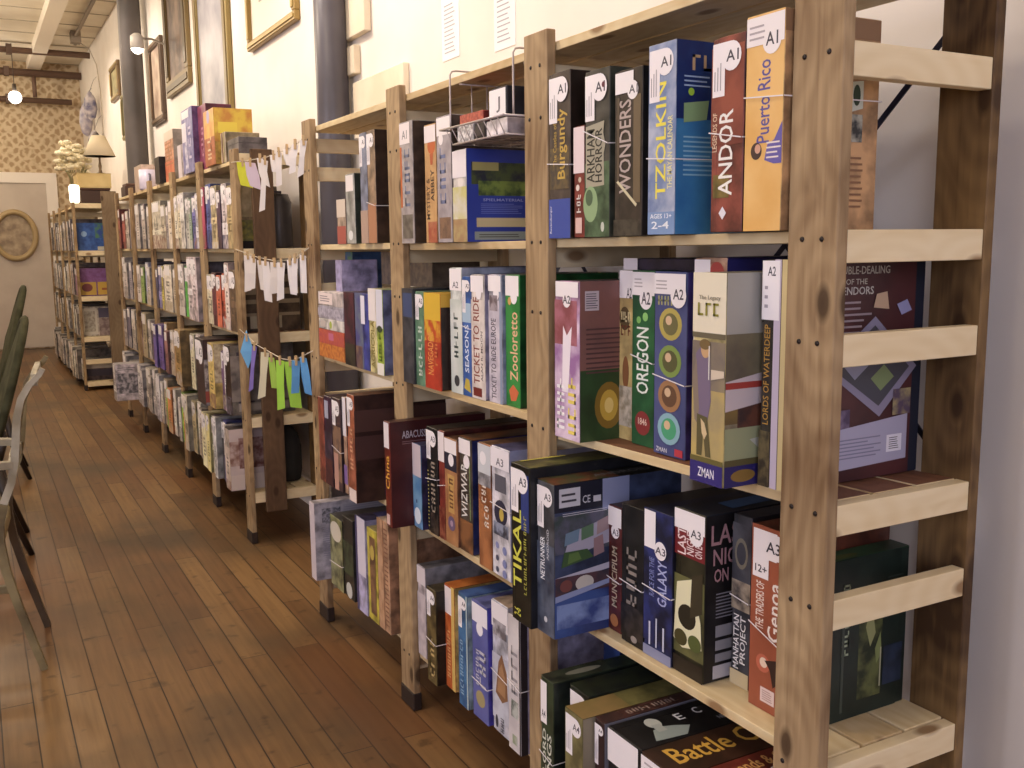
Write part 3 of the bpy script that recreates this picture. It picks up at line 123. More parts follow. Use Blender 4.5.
  ('olive and tan box with dark red panel, standing out furthest on bottom shelf', -0.1, 1.398, 1.457, 0.1705, 0.283, 0.3, '#7a7244', '#6a5f40', '#6f6436', [('n', 0, 1, 0, 1, '#8a8250', '#5c5634', 10), ('r', 0.3, 0.9, 0.0, 0.35, '#4a3460'), ('r', 0.3, 0.9, 0.4, 0.6, '#9aa060'), ('P', 'A4')], [('r', 0.0, 0.25, 0, 1, '#8a7f68')], [('n', 0.0, 0.4, 0, 1, '#8a7040', '#7a6a38', 7), ('n', 0.35, 1, 0, 1, '#55522c', '#7a7440', 9)], None),
  ('slim dark red-brown box with grey lid edge, bottom shelf, left of portrait box', -0.078, 1.362, 1.393, 0.1705, 0.285, 0.29, '#3a2220', '#77757c', '#4a2c26', [('Z', 0.3, 0.8, 0.1, 0.5, '#9a8a80', 'v'), ('P', 'A4')], [('r', 0, 1, 0, 1, '#77757f')], [('n', 0, 1, 0, 1, '#4f2f28', '#33201c', 10), ('Z', 0.2, 0.6, 0.25, 0.75, '#9a8478', 'h')], None),
  ('black box with pale portrait bust on its top face, bottom shelf', -0.075, 1.255, 1.355, 0.1705, 0.285, 0.3, '#17171b', '#1a1a1e', '#131315', [('r', 0.0, 0.9, 0.78, 0.99, '#f4eef0'), ('c', 0.72, 0.76, 0.018, '#f4eef0'), ('T', 'A4', 0.5, 0.9, 0.74, 0.79, '#4b4650', 'h'), ('T', 'ECLIPSE', 0.3, 0.7, 0.1, 0.6, '#d9d9df', 'v')], [], [('g', [(0.13, 0.12), (0.34, 0.06), (0.42, 0.3), (0.34, 0.42), (0.26, 0.5), (0.19, 0.45)], '#8f9c98'), ('e', 0.24, 0.66, 0.05, 0.18, '#b4b8b0'), ('r', 0.21, 0.27, 0.35, 0.6, '#a4aaa4'), ('T', 'E', 0.4, 0.45, 0.52, 0.74, '#e3e3e6', 'h'), ('T', 'C', 0.54, 0.59, 0.56, 0.78, '#e3e3e6', 'h'), ('T', 'L', 0.67, 0.72, 0.56, 0.78, '#c9c9cc', 'h'), ('T', 'NEW DAWN', 0.62, 0.84, 0.2, 0.32, '#a8a8ac', 'h')], None),
  ('brown box with large golden script on its top face, bottom shelf', -0.078, 1.158, 1.252, 0.1705, 0.285, 0.3, '#4a2f1c', '#3a2416', '#3c2415', [('r', 0.0, 0.95, 0.8, 0.99, '#f4eef0'), ('l', 0.1, 0.9, 0.82, 0.97, 4, '#b9afb2')], [], [('n', 0, 1, 0, 1, '#43281a', '#2c1b10', 6), ('T', 'Battle Cry', 0.1, 0.85, 0.15, 0.85, '#d6a53c', 'h')], None),
  ('red-brown box with white capitals across its top face, bottom shelf near end', -0.082, 1.052, 1.155, 0.1705, 0.285, 0.3, '#7a2f22', '#4a2018', '#6e2a20', [('r', 0.0, 0.95, 0.8, 0.99, '#f4eef0')], [], [('n', 0, 1, 0, 1, '#7a3024', '#5a2018', 6), ('T', 'Commands & Colors', 0.12, 0.85, 0.62, 0.9, '#d9a45c', 'h'), ('T', 'ANCIENTS', 0.25, 0.95, 0.12, 0.55, '#efe6df', 'h')], None),
  ('plain deep blue box at the back of the bottom shelf by second post', 0.13, 1.612, 1.672, 0.1705, 0.34, 0.15, '#24386e', '#1f3160', '#2a3f78', [('n', 0, 1, 0, 1, '#2b4484', '#1c2c5a', 6)], [], [], None),
]
SLIPS=[
  [(4.022, 1.629, 0.044, 0.101, '#d8dc3a'), (3.889, 1.619, 0.039, 0.105, '#d9c8dc'), (3.754, 1.624, 0.022, 0.109, '#efe9e6'), (3.671, 1.61, 0.022, 0.18, '#efe9e6'), (3.568, 1.62, 0.025, 0.062, '#efe9e6'), (3.483, 1.623, 0.021, 0.113, '#efe9e6'), (3.396, 1.626, 0.027, 0.063, '#efe9e6'), (3.283, 1.632, 0.023, 0.09, '#efe9e6'), (3.204, 1.638, 0.023, 0.108, '#efe9e6')] ,
  [(4.013, 1.262, 0.028, 0.141, '#efe9e6'), (3.904, 1.251, 0.02, 0.118, '#efe9e6'), (3.829, 1.244, 0.019, 0.12, '#efe9e6'), (3.727, 1.242, 0.026, 0.156, '#efe9e6'), (3.62, 1.239, 0.028, 0.114, '#efe9e6'), (3.514, 1.24, 0.027, 0.13, '#efe9e6'), (3.415, 1.248, 0.021, 0.123, '#efe9e6'), (3.339, 1.256, 0.019, 0.12, '#efe9e6'), (3.26, 1.267, 0.02, 0.128, '#efe9e6')] ,
  [(4.095, 0.925, 0.054, 0.132, '#6fb2e8'), (3.954, 0.9, 0.02, 0.175, '#8a78c8'), (3.81, 0.889, 0.031, 0.174, '#e6dfc0'), (3.707, 0.879, 0.021, 0.122, '#b2dc58'), (3.6, 0.878, 0.03, 0.181, '#a8e04a'), (3.459, 0.888, 0.038, 0.175, '#a8e04a'), (3.393, 0.898, 0.028, 0.116, '#62a4e0'), (3.292, 0.919, 0.022, 0.134, '#62a4e0')] ,
]
# ------------------------------------------------------------------ helpers
def srgb(h):
    h = h.lstrip('#')[:6]
    v = [int(h[i:i+2], 16)/255 for i in (0, 2, 4)]
    v = [0.90*c+0.10*(0.3*v[0]+0.59*v[1]+0.11*v[2])*0.95+0.012 for c in v]
    return tuple((c/12.92 if c <= 0.04045 else ((c+0.055)/1.055)**2.4) for c in v)+(1,)
MATS = {}
def flat(h, rough=0.5, metal=0.0, emit=0.0, spec=0.4):
    k = ('flat', h, rough, metal, emit, spec)
    if k in MATS: return MATS[k]
    m = bpy.data.materials.new('paint'); m.use_nodes = True
    b = m.node_tree.nodes['Principled BSDF']
    b.inputs['Base Color'].default_value = srgb(h); b.inputs['Roughness'].default_value = rough
    b.inputs['Metallic'].default_value = metal; b.inputs['Specular IOR Level'].default_value = spec
    if emit:
        b.inputs['Emission Color'].default_value = srgb(h); b.inputs['Emission Strength'].default_value = emit
    MATS[k] = m; return m
def mottled(c1, c2, scale, rough=0.4, stretch=(1, 1, 1), detail=3.0, lo=0.35, hi=0.65, bump=0.0, spec=0.4):
    k = ('mot', c1, c2, scale, rough, stretch, detail, lo, hi, bump)
    if k in MATS: return MATS[k]
    m = bpy.data.materials.new('print'); m.use_nodes = True
    nt = m.node_tree; b = nt.nodes['Principled BSDF']
    tc = nt.nodes.new('ShaderNodeTexCoord'); mp = nt.nodes.new('ShaderNodeMapping'); mp.inputs['Scale'].default_value = stretch
    oi = nt.nodes.new('ShaderNodeObjectInfo'); ad = nt.nodes.new('ShaderNodeVectorMath'); ad.operation = 'ADD'
    no = nt.nodes.new('ShaderNodeTexNoise'); no.inputs['Scale'].default_value = scale; no.inputs['Detail'].default_value = detail
    rp = nt.nodes.new('ShaderNodeValToRGB'); rp.color_ramp.elements[0].position = lo; rp.color_ramp.elements[1].position = hi
    rp.color_ramp.elements[0].color = srgb(c2); rp.color_ramp.elements[1].color = srgb(c1)
    L = nt.links.new
    L(tc.outputs['Object'], mp.inputs['Vector']); L(mp.outputs[0], ad.inputs[0]); L(oi.outputs['Location'], ad.inputs[1])
    L(ad.outputs[0], no.inputs['Vector']); L(no.outputs['Fac'], rp.inputs['Fac']); L(rp.outputs[0], b.inputs['Base Color'])
    b.inputs['Roughness'].default_value = rough; b.inputs['Specular IOR Level'].default_value = spec
    if bump:
        bp = nt.nodes.new('ShaderNodeBump'); bp.inputs['Strength'].default_value = bump; bp.inputs['Distance'].default_value = 0.01
        L(no.outputs['Fac'], bp.inputs['Height']); L(bp.outputs[0], b.inputs['Normal'])
    MATS[k] = m; return m
def wood(light, dark, axis, rough=0.6, grain=40.0, knot='#3a2412', patch=0.5, knots=True):
    k = ('wood', light, dark, axis, rough, grain, knot, patch, knots)
    if k in MATS: return MATS[k]
    m = bpy.data.materials.new('wood'); m.use_nodes = True
    nt = m.node_tree; b = nt.nodes['Principled BSDF']; N = nt.nodes.new; L = nt.links.new
    tc = N('ShaderNodeTexCoord'); mp = N('ShaderNodeMapping')
    s = [1.0, 1.0, 1.0]; s[axis] = 0.06; mp.inputs['Scale'].default_value = s
    L(tc.outputs['Object'], mp.inputs['Vector'])
    # knots bend the grain
    sx = N('ShaderNodeSeparateXYZ'); L(tc.outputs['Object'], sx.inputs[0]); mk = N('ShaderNodeCombineXYZ')
    al = N('ShaderNodeMath'); al.operation = 'MULTIPLY'; al.inputs[1].default_value = 0.5; L(sx.outputs[axis], al.inputs[0]); L(al.outputs[0], mk.inputs[0])
    ac = N('ShaderNodeMath'); ac.operation = 'ADD'; ot = [q for q in (0, 1, 2) if q != axis]; L(sx.outputs[ot[0]], ac.inputs[0]); L(sx.outputs[ot[1]], ac.inputs[1]); L(ac.outputs[0], mk.inputs[1])
    vo = N('ShaderNodeTexVoronoi'); vo.voronoi_dimensions = '2D'; vo.inputs['Scale'].default_value = 7.5; vo.inputs['Randomness'].default_value = 1.0
    L(mk.outputs[0], vo.inputs['Vector'])
    no = N('ShaderNodeTexNoise'); no.inputs['Scale'].default_value = grain; no.inputs['Detail'].default_value = 4; no.inputs['Distortion'].default_value = 0.6
    L(mp.outputs[0], no.inputs['Vector'])
    wv = N('ShaderNodeMath'); wv.operation = 'MULTIPLY_ADD'; wv.inputs[1].default_value = 9.0
    L(vo.outputs['Distance'], wv.inputs[0]); L(no.outputs['Fac'], wv.inputs[2])
    sn = N('ShaderNodeMath'); sn.operation = 'SINE'; mu = N('ShaderNodeMath'); mu.operation = 'MULTIPLY'; mu.inputs[1].default_value = 4.0
    L(wv.outputs[0], mu.inputs[0]); L(mu.outputs[0], sn.inputs[0])
    m1 = N('ShaderNodeMapRange'); m1.inputs['From Min'].default_value = -1; m1.inputs['From Max'].default_value = 1; m1.inputs['To Max'].default_value = 0.22
    L(sn.outputs[0], m1.inputs['Value'])
    a1 = N('ShaderNodeMath'); a1.operation = 'ADD'; L(m1.outputs[0], a1.inputs[0])
    m2 = N('ShaderNodeMapRange'); m2.inputs['From Min'].default_value = 0.35; m2.inputs['From Max'].default_value = 0.7; m2.inputs['To Max'].default_value = 0.38
    L(no.outputs['Fac'], m2.inputs['Value']); L(m2.outputs[0], a1.inputs[1])
    big = N('ShaderNodeTexNoise'); big.inputs['Scale'].default_value = 3.5; big.inputs['Detail'].default_value = 2
    L(tc.outputs['Object'], big.inputs['Vector'])
    m3 = N('ShaderNodeMapRange'); m3.inputs['From Min'].default_value = 0.42; m3.inputs['From Max'].default_value = 0.66; m3.inputs['To Max'].default_value = patch
    L(big.outputs['Fac'], m3.inputs['Value'])
    a2 = N('ShaderNodeMath'); a2.operation = 'ADD'; a2.use_clamp = True; L(a1.outputs[0], a2.inputs[0]); L(m3.outputs[0], a2.inputs[1])
    mx = N('ShaderNodeMix'); mx.data_type = 'RGBA'; mx.inputs[6].default_value = srgb(light); mx.inputs[7].default_value = srgb(dark)
    L(a2.outputs[0], mx.inputs[0])
    out = mx.outputs[2]
    if knots:
        kr = N('ShaderNodeMapRange'); kr.inputs['From Min'].default_value = 0.06; kr.inputs['From Max'].default_value = 0.12; kr.inputs['To Min'].default_value = 0.85; kr.inputs['To Max'].default_value = 0.0
        L(vo.outputs['Distance'], kr.inputs['Value'])
        mk2 = N('ShaderNodeMix'); mk2.data_type = 'RGBA'; mk2.inputs[7].default_value = srgb(knot)
        L(kr.outputs[0], mk2.inputs[0]); L(out, mk2.inputs[6]); out = mk2.outputs[2]
    L(out, b.inputs['Base Color']); b.inputs['Roughness'].default_value = rough; b.inputs['Specular IOR Level'].default_value = 0.3
    MATS[k] = m; return m

class MB:
    """collects shapes, each with its own material, into one mesh"""
    def __init__(self): self.bm = bmesh.new(); self.mats = []
    def mi(self, m):
        if m not in self.mats: self.mats.append(m)
        return self.mats.index(m)
    def box(self, x0, x1, y0, y1, z0, z1, m, bev=0.0, rot=None, dz=None):
        v = [self.bm.verts.new((x, y, z)) for x in (x0, x1) for y in (y0, y1) for z in (z0, z1)]
        if dz:                               # dz(x, y) lifts a vertex: boards that sag or slope
            for q in v: q.co.z += dz(q.co.x, q.co.y)
        if rot:
            for q in v: q.co = rot @ q.co
        idx = [(0, 1, 3, 2), (4, 6, 7, 5), (0, 4, 5, 1), (2, 3, 7, 6), (0, 2, 6, 4), (1, 5, 7, 3)]
        fs = [self.bm.faces.new([v[i] for i in q]) for q in idx]
        i = self.mi(m)
        for f_ in fs: f_.material_index = i
        if bev:
            es = {e for f_ in fs for e in f_.edges}
            r = bmesh.ops.bevel(self.bm, geom=list(es), offset=bev, segments=1, affect='EDGES')
            for f_ in r['faces']: f_.material_index = i
        return fs
    def poly(self, pts, m):
        f_ = self.bm.faces.new([self.bm.verts.new(p) for p in pts]); f_.material_index = self.mi(m); return f_
    def tube(self, pts, rad, m, seg=8, closed=False, sect=None):
        pts = [Vector(p) for p in pts]; n = len(pts); rings = []
        rad = rad if isinstance(rad, (list, tuple)) else [rad]*n
        prev = None
        for i, p in enumerate(pts):
            if closed: t = pts[(i+1) % n]-pts[i-1]
            else: t = pts[min(i+1, n-1)]-pts[max(i-1, 0)]
            t.normalize()
            if prev is None:
                a = Vector((0, 0, 1)) if abs(t.z) < 0.9 else Vector((0, 1, 0))
                nrm = t.cross(a).normalized()
            else:
                nrm = (prev - t*prev.dot(t)).normalized()
            prev = nrm; bn = t.cross(nrm)
            if sect:
                w, h = sect[i] if isinstance(sect, list) else sect
                offs = [(w, h), (-w, h), (-w, -h), (w, -h)]
                rings.append([self.bm.verts.new(p + nrm*a_ + bn*b_) for a_, b_ in offs])
            else:
                rings.append([self.bm.verts.new(p + (nrm*math.cos(2*math.pi*k/seg) + bn*math.sin(2*math.pi*k/seg))*rad[i]) for k in range(seg)])
        i = self.mi(m); s = len(rings[0])
        for a in range(n if closed else n-1):
            A, B = rings[a], rings[(a+1) % n]
            for k in range(s):
                f_ = self.bm.faces.new([A[k], A[(k+1) % s], B[(k+1) % s], B[k]]); f_.material_index = i; f_.smooth = not sect
        if not closed:
            for ring, rev in ((rings[0], True), (rings[-1], False)):
                f_ = self.bm.faces.new(ring[::-1] if rev else ring); f_.material_index = i
    def lathe(self, prof, c, m, seg=20, axis='z'):
        rings = []
        for r, z in prof:
            ring = []
            for k in range(seg):
                a = 2*math.pi*k/seg
                if axis == 'z': co = (c[0]+r*math.cos(a), c[1]+r*math.sin(a), c[2]+z)
                elif axis == 'x': co = (c[0]+z, c[1]+r*math.cos(a), c[2]+r*math.sin(a))
                else: co = (c[0]+r*math.cos(a), c[1]+z, c[2]+r*math.sin(a))
                ring.append(self.bm.verts.new(co))
            rings.append(ring)
        i = self.mi(m)
        for A, B in zip(rings, rings[1:]):
            for k in range(seg):
                f_ = self.bm.faces.new([A[k], A[(k+1) % seg], B[(k+1) % seg], B[k]]); f_.material_index = i; f_.smooth = True
        for ring in (rings[0], rings[-1]):
            try:
                f_ = self.bm.faces.new(ring); f_.material_index = i
            except ValueError: pass
    def blob(self, c, r, m, sub=2, noise=0.0, rng=random):
        b0 = set(self.bm.verts)
        res = bmesh.ops.create_icosphere(self.bm, subdivisions=sub, radius=1.0)
        i = self.mi(m); r = r if isinstance(r, (tuple, list)) else (r, r, r)
        for v in res['verts']:
            k = 1 + noise*(rng.random()-0.5)
            v.co = Vector((c[0]+v.co.x*r[0]*k, c[1]+v.co.y*r[1]*k, c[2]+v.co.z*r[2]*k))
            for f_ in v.link_faces: f_.material_index = i; f_.smooth = True
    def build(self, name, parent=None, loc=(0, 0, 0), normals=True):
        if normals: bmesh.ops.recalc_face_normals(self.bm, faces=self.bm.faces)
        me = bpy.data.meshes.new(name); self.bm.to_mesh(me); self.bm.free()
        for m in self.mats: me.materials.append(m)
        o = bpy.data.objects.new(name, me); COL.objects.link(o)
        o.location = loc
        if parent: o.parent = parent
        return o
def empty(name, loc, rz=0):
    o = bpy.data.objects.new(name, None); COL.objects.link(o); o.location = loc; o.rotation_euler = (0, 0, rz); o.empty_display_size = 0.05
    return o
def tag(o, label, cat, group=None, kind=None):
    o['label'] = label; o['category'] = cat
    if group: o['group'] = group
    if kind: o['kind'] = kind
    return o
def struct(o, label=None):
    o['kind'] = 'structure'
    if label: o['label'] = label
    return o

# ------------------------------------------------------------------ printed art on a face of a box
TXT = {}
def text_geo(s):
    if s not in TXT:
        cu = bpy.data.curves.new('t', 'FONT'); cu.body = s; cu.resolution_u = 2; cu.offset = 0.012
        ob = bpy.data.objects.new('t', cu); me = bpy.data.meshes.new_from_object(ob)
        vs = [(v.co.x, v.co.y) for v in me.vertices]; fs = [tuple(p.vertices) for p in me.polygons]
        x0 = min(v[0] for v in vs); x1 = max(v[0] for v in vs); y0 = min(v[1] for v in vs); y1 = max(v[1] for v in vs)
        TXT[s] = ([((x-x0)/(x1-x0), (y-y0)/(y1-y0)) for x, y in vs], fs)
        bpy.data.objects.remove(ob); bpy.data.curves.remove(cu); bpy.data.meshes.remove(me)
    return TXT[s]
def paint(mb, face, ops, rng):
    """face = origin, s axis, t axis (full length vectors), outward normal"""
    O, S, T, N = face; ls, lt = S.length, T.length
    k = 0
    def P(s, t): return O + S*s + T*t + N*(0.0006 + k*0.00012)
    def rect(s0, s1, t0, t1, m): mb.poly([P(s0, t0), P(s1, t0), P(s1, t1), P(s0, t1)], m)
    def disc(s, t, rs, rt, m, n=18): mb.poly([P(s+rs*math.cos(2*math.pi*i/n), t+rt*math.sin(2*math.pi*i/n)) for i in range(n)], m)
    def text(w, s0, s1, t0, t1, m, o):
        vs, fs = text_geo(w)
        base = []
        for x, y in vs:
            base.append(mb.bm.verts.new(P(s0+(s1-s0)*x, t0+(t1-t0)*y) if o == 'h' else P(s1-(s1-s0)*y, t0+(t1-t0)*x)))
        i = mb.mi(m)
        for f_ in fs:
            try:
                q = mb.bm.faces.new([base[j] for j in f_]); q.material_index = i
            except ValueError: pass
    for o in ops:
        k += 1
        c = o[0]
        if c == 'r':
            if len(o[5]) > 7: continue
            rect(*o[1:5], flat(o[5], 0.45))
        elif c == 'n':
            if o[2] <= o[1]: continue
            rect(*o[1:5], mottled(o[5], o[6], o[7]*2.2, 0.4, detail=7.0, lo=0.38, hi=0.6))
        elif c == 'c': disc(o[1], o[2], o[3]/ls, o[3]/lt, flat(o[4], 0.5))
        elif c == 'e': disc(o[1], o[2], o[3], o[4], flat(o[5], 0.5))
        elif c == 'g': mb.poly([P(s, t) for s, t in o[1]], flat(o[2], 0.5))
        elif c == 'T': text(o[1], o[2], o[3], o[4], o[5], flat(o[6], 0.45), o[7])
        elif c == 'l':
            s0, s1, t0, t1, n, col = o[1:7]; m = flat(col, 0.5)
            for i in range(n):
                tt = t0+(t1-t0)*(i+0.3)/n
                rect(s0, s0+(s1-s0)*rng.uniform(0.75, 1.0), tt, tt+(t1-t0)/n*0.35, m)
        elif c == 'Z':                        # lettering too blurred to read: broken strokes
            s0, s1, t0, t1, col = o[1:6]; m = flat(col, 0.45)
            vert = len(o) < 7 or o[6] == 'v'
            L_, W_ = ((t1-t0)*lt, (s1-s0)*ls) if vert else ((s1-s0)*ls, (t1-t0)*lt)
            n = max(3, int(L_/max(W_*0.9, 0.004)))
            for i in range(n):
                a = (i+0.08)/n; b = (i+0.78)/n
                bits = [(a, a+0.24/n, 0, 1), (b-0.22/n, b, 0, 1)] if rng.random() < 0.5 else [(a, a+0.24/n, 0, 1)]
                bits.append((a, b, *rng.choice([(0.82, 1.0), (0.42, 0.58), (0, 0.18)])))
                if rng.random() < 0.5: bits.append((a, b, *rng.choice([(0.82, 1.0), (0, 0.18)])))
                for (l0, l1, w0, w1) in bits:
                    if vert: rect(s1-(s1-s0)*w1, s1-(s1-s0)*w0, t0+(t1-t0)*l0, t0+(t1-t0)*l1, m)
                    else: rect(s0+(s1-s0)*l0, s0+(s1-s0)*l1, t0+(t1-t0)*w0, t0+(t1-t0)*w1, m)
        elif c == 'P':                        # white shelf sticker: a strip with a round end that carries the code
            m = flat('#f4eef0', 0.55); r_ = 0.30*ls
            rect(0.04, 0.42, 0.70, 0.97, m); k += 1
            rect(0.04, 0.62, 0.97-2*r_/lt*0.85, 0.97, m); k += 1
            disc(0.62, 0.97-r_/lt, 0.30, r_/lt, m); k += 1
            text(o[1], 0.46, 0.84, 0.97-r_/lt*1.35, 0.97-r_/lt*0.6, flat('#4b4650'), 'h')
            for i in range(3): rect(0.10+0.09*i, 0.13+0.09*i, 0.73, 0.83+0.02*i, flat('#aaa3a8'))
def carton(mb, d, w, h, cs, cn, cu, bev=0.0012):
    """game box, origin at the middle of its base: lid (near 82 %) over a slightly smaller tray"""
    def shade(c):
        v = [int(c[q:q+2], 16) for q in (1, 3, 5)]
        return mottled('#%02x%02x%02x' % tuple(min(255, int(x*1.1+4)) for x in v), '#%02x%02x%02x' % tuple(int(x*0.68) for x in v), 24, 0.4, detail=7)
    m_s, m_n, m_u = shade(cs), shade(cn), shade(cu)
    split = w/2 - 0.18*w
    for (y0, y1, ins) in ((-w/2, split, 0.0), (split, w/2, 0.0009)):
        fs = mb.box(-d/2+ins, d/2-ins, y0, y1, ins*0.2, h-ins, m_n, bev)
    i_s, i_u, i_n = mb.mi(m_s), mb.mi(m_u), mb.mi(m_n)
    for f_ in mb.bm.faces:
        f_.normal_update(); n = f_.normal
        c = f_.calc_center_median()
        if abs(c.x + d/2) < 0.002 and abs(n.x) > 0.6: f_.material_index = i_s
        elif abs(n.z) > 0.6: f_.material_index = i_u
def faces_of(d, w, h):
    return {'S': (Vector((-d/2, w/2, 0)), Vector((0, -w, 0)), Vector((0, 0, h)), Vector((-1, 0, 0))),
            'N': (Vector((-d/2, -w/2, 0)), Vector((d, 0, 0)), Vector((0, 0, h)), Vector((0, -1, 0))),
            'U': (Vector((-d/2, -w/2, h)), Vector((d, 0, 0)), Vector((0, w, 0)), Vector((0, 0, 1)))}
def game_box(label, X, ya, yb, z, h, dep, cs, cn, cu, S=(), N=(), U=(), band=None, group=None, rz=0.0):
    w = yb-ya; rng = random.Random(label)
    mb = MB(); carton(mb, dep, w, h, cs, cn, cu)
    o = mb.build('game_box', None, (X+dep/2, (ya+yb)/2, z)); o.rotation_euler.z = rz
    tag(o, label, 'game box', group)
    F = faces_of(dep, w, h)
    for key, ops, nm in (('S', S, 'spine_print'), ('N', N, 'cover_print'), ('U', U, 'top_print')):
        if ops:
            p = MB(); paint(p, F[key], ops, rng); p.build(nm, o, normals=False)
    if band:
        p = MB(); m = flat('#e9e4e6', 0.5); t = h*band; tl = rng.choice([0.003, 0.006, -0.004, 0.014]); e = 0.0042; q = 0.0009
        x0, x1, y0, y1 = -dep/2-e, dep/2+0.001, -w/2-(e if N else 0.0009), w/2+0.0003
        def seg(a, b, nx, ny):
            a = Vector(a); b = Vector(b); n_ = Vector((nx, ny, 0))*0.0008; z_ = Vector((0, 0, q))
            p.poly([a-z_+n_, b-z_+n_, b+z_+n_, a+z_+n_], m); p.poly([a+z_+n_, b+z_+n_, b+z_, a+z_], m)
        seg((x0, y1, t+tl), (x0, y0, t-tl), -1, 0); seg((x0, y0, t-tl), (x1, y0, t-tl*0.3), 0, -1)
        seg((x1, y0, t-tl*0.3), (x1, y1, t+tl*0.3), 1, 0)
        p.build('rubber_band', o, normals=False)
    return o

# ------------------------------------------------------------------ the room
WX, FY, CZ = 0.43, 14.2, 3.62
BX, BY = -5.6, -2.6
def floor_material():
    m = bpy.data.materials.new('floor_boards'); m.use_nodes = True
    nt = m.node_tree; b = nt.nodes['Principled BSDF']; N = nt.nodes.new; L = nt.links.new
    tc = N('ShaderNodeTexCoord'); sp = N('ShaderNodeSeparateXYZ'); cb = N('ShaderNodeCombineXYZ')
    L(tc.outputs['Object'], sp.inputs[0]); L(sp.outputs['Y'], cb.inputs['X']); L(sp.outputs['X'], cb.inputs['Y'])
    br = N('ShaderNodeTexBrick'); L(cb.outputs[0], br.inputs['Vector'])
    br.offset = 0.37; br.offset_frequency = 2; br.squash = 1.0
    br.inputs['Scale'].default_value = 1.0; br.inputs['Brick Width'].default_value = 1.15; br.inputs['Row Height'].default_value = 0.085
    br.inputs['Mortar Size'].default_value = 0.0022; br.inputs['Mortar Smooth'].default_value = 0.3; br.inputs['Bias'].default_value = 0.0
    br.inputs['Color1'].default_value = srgb('#8d6a3e'); br.inputs['Color2'].default_value = srgb('#6b4726'); br.inputs['Mortar'].default_value = srgb('#2c190c')
    mp = N('ShaderNodeMapping'); mp.inputs['Scale'].default_value = (1, 0.05, 1); L(tc.outputs['Object'], mp.inputs['Vector'])
    gr = N('ShaderNodeTexNoise'); gr.inputs['Scale'].default_value = 55; gr.inputs['Detail'].default_value = 5; L(mp.outputs[0], gr.inputs['Vector'])
    m1 = N('ShaderNodeMix'); m1.data_type = 'RGBA'; m1.blend_type = 'MULTIPLY'; m1.inputs[0].default_value = 0.55
    gc = N('ShaderNodeValToRGB'); gc.color_ramp.elements[0].position = 0.3; gc.color_ramp.elements[0].color = (0.5, 0.42, 0.34, 1); gc.color_ramp.elements[1].position = 0.62
    gc.color_ramp.elements[1].color = (1, 1, 1, 1); L(gr.outputs['Fac'], gc.inputs[0])
    L(br.outputs['Color'], m1.inputs[6]); L(gc.outputs[0], m1.inputs[7])
    # worn, greyed patches and red-brown ones
    s1 = N('ShaderNodeTexNoise'); s1.inputs['Scale'].default_value = 1.5; s1.inputs['Detail'].default_value = 4; L(tc.outputs['Object'], s1.inputs['Vector'])
    r1 = N('ShaderNodeMapRange'); r1.inputs['From Min'].default_value = 0.45; r1.inputs['From Max'].default_value = 0.68; r1.inputs['To Max'].default_value = 0.8; L(s1.outputs['Fac'], r1.inputs['Value'])
    x1 = N('ShaderNodeMix'); x1.data_type = 'RGBA'; x1.inputs[7].default_value = srgb('#453726'); L(r1.outputs[0], x1.inputs[0]); L(m1.outputs[2], x1.inputs[6])
    mp2 = N('ShaderNodeMapping'); mp2.inputs['Location'].default_value = (7, 3, 0); mp2.inputs['Scale'].default_value = (1.6, 0.5, 1); L(tc.outputs['Object'], mp2.inputs['Vector'])
    s2 = N('ShaderNodeTexNoise'); s2.inputs['Scale'].default_value = 1.3; s2.inputs['Detail'].default_value = 3; L(mp2.outputs[0], s2.inputs['Vector'])
    rr = N('ShaderNodeMapRange'); rr.inputs['From Min'].default_value = 0.52; rr.inputs['From Max'].default_value = 0.7; rr.inputs['To Max'].default_value = 0.6; L(s2.outputs['Fac'], rr.inputs['Value'])
    x2 = N('ShaderNodeMix'); x2.data_type = 'RGBA'; x2.inputs[7].default_value = srgb('#6b3d1e'); L(rr.outputs[0], x2.inputs[0]); L(x1.outputs[2], x2.inputs[6])
    s3 = N('ShaderNodeTexNoise'); s3.inputs['Scale'].default_value = 14; s3.inputs['Detail'].default_value = 3; L(tc.outputs['Object'], s3.inputs['Vector'])
    r3 = N('ShaderNodeMapRange'); r3.inputs['From Min'].default_value = 0.62; r3.inputs['From Max'].default_value = 0.72; r3.inputs['To Max'].default_value = 0.6; L(s3.outputs['Fac'], r3.inputs['Value'])
    x3 = N('ShaderNodeMix'); x3.data_type = 'RGBA'; x3.inputs[7].default_value = srgb('#38220f'); L(r3.outputs[0], x3.inputs[0]); L(x2.outputs[2], x3.inputs[6])
    L(x3.outputs[2], b.inputs['Base Color'])
    b.inputs['Roughness'].default_value = 0.42; b.inputs['Specular IOR Level'].default_value = 0.4
    bp = N('ShaderNodeBump'); bp.inputs['Strength'].default_value = 0.5; bp.inputs['Distance'].default_value = 0.004; bp.invert = True
    L(br.outputs['Fac'], bp.inputs['Height']); L(bp.outputs[0], b.inputs['Normal'])
    return m
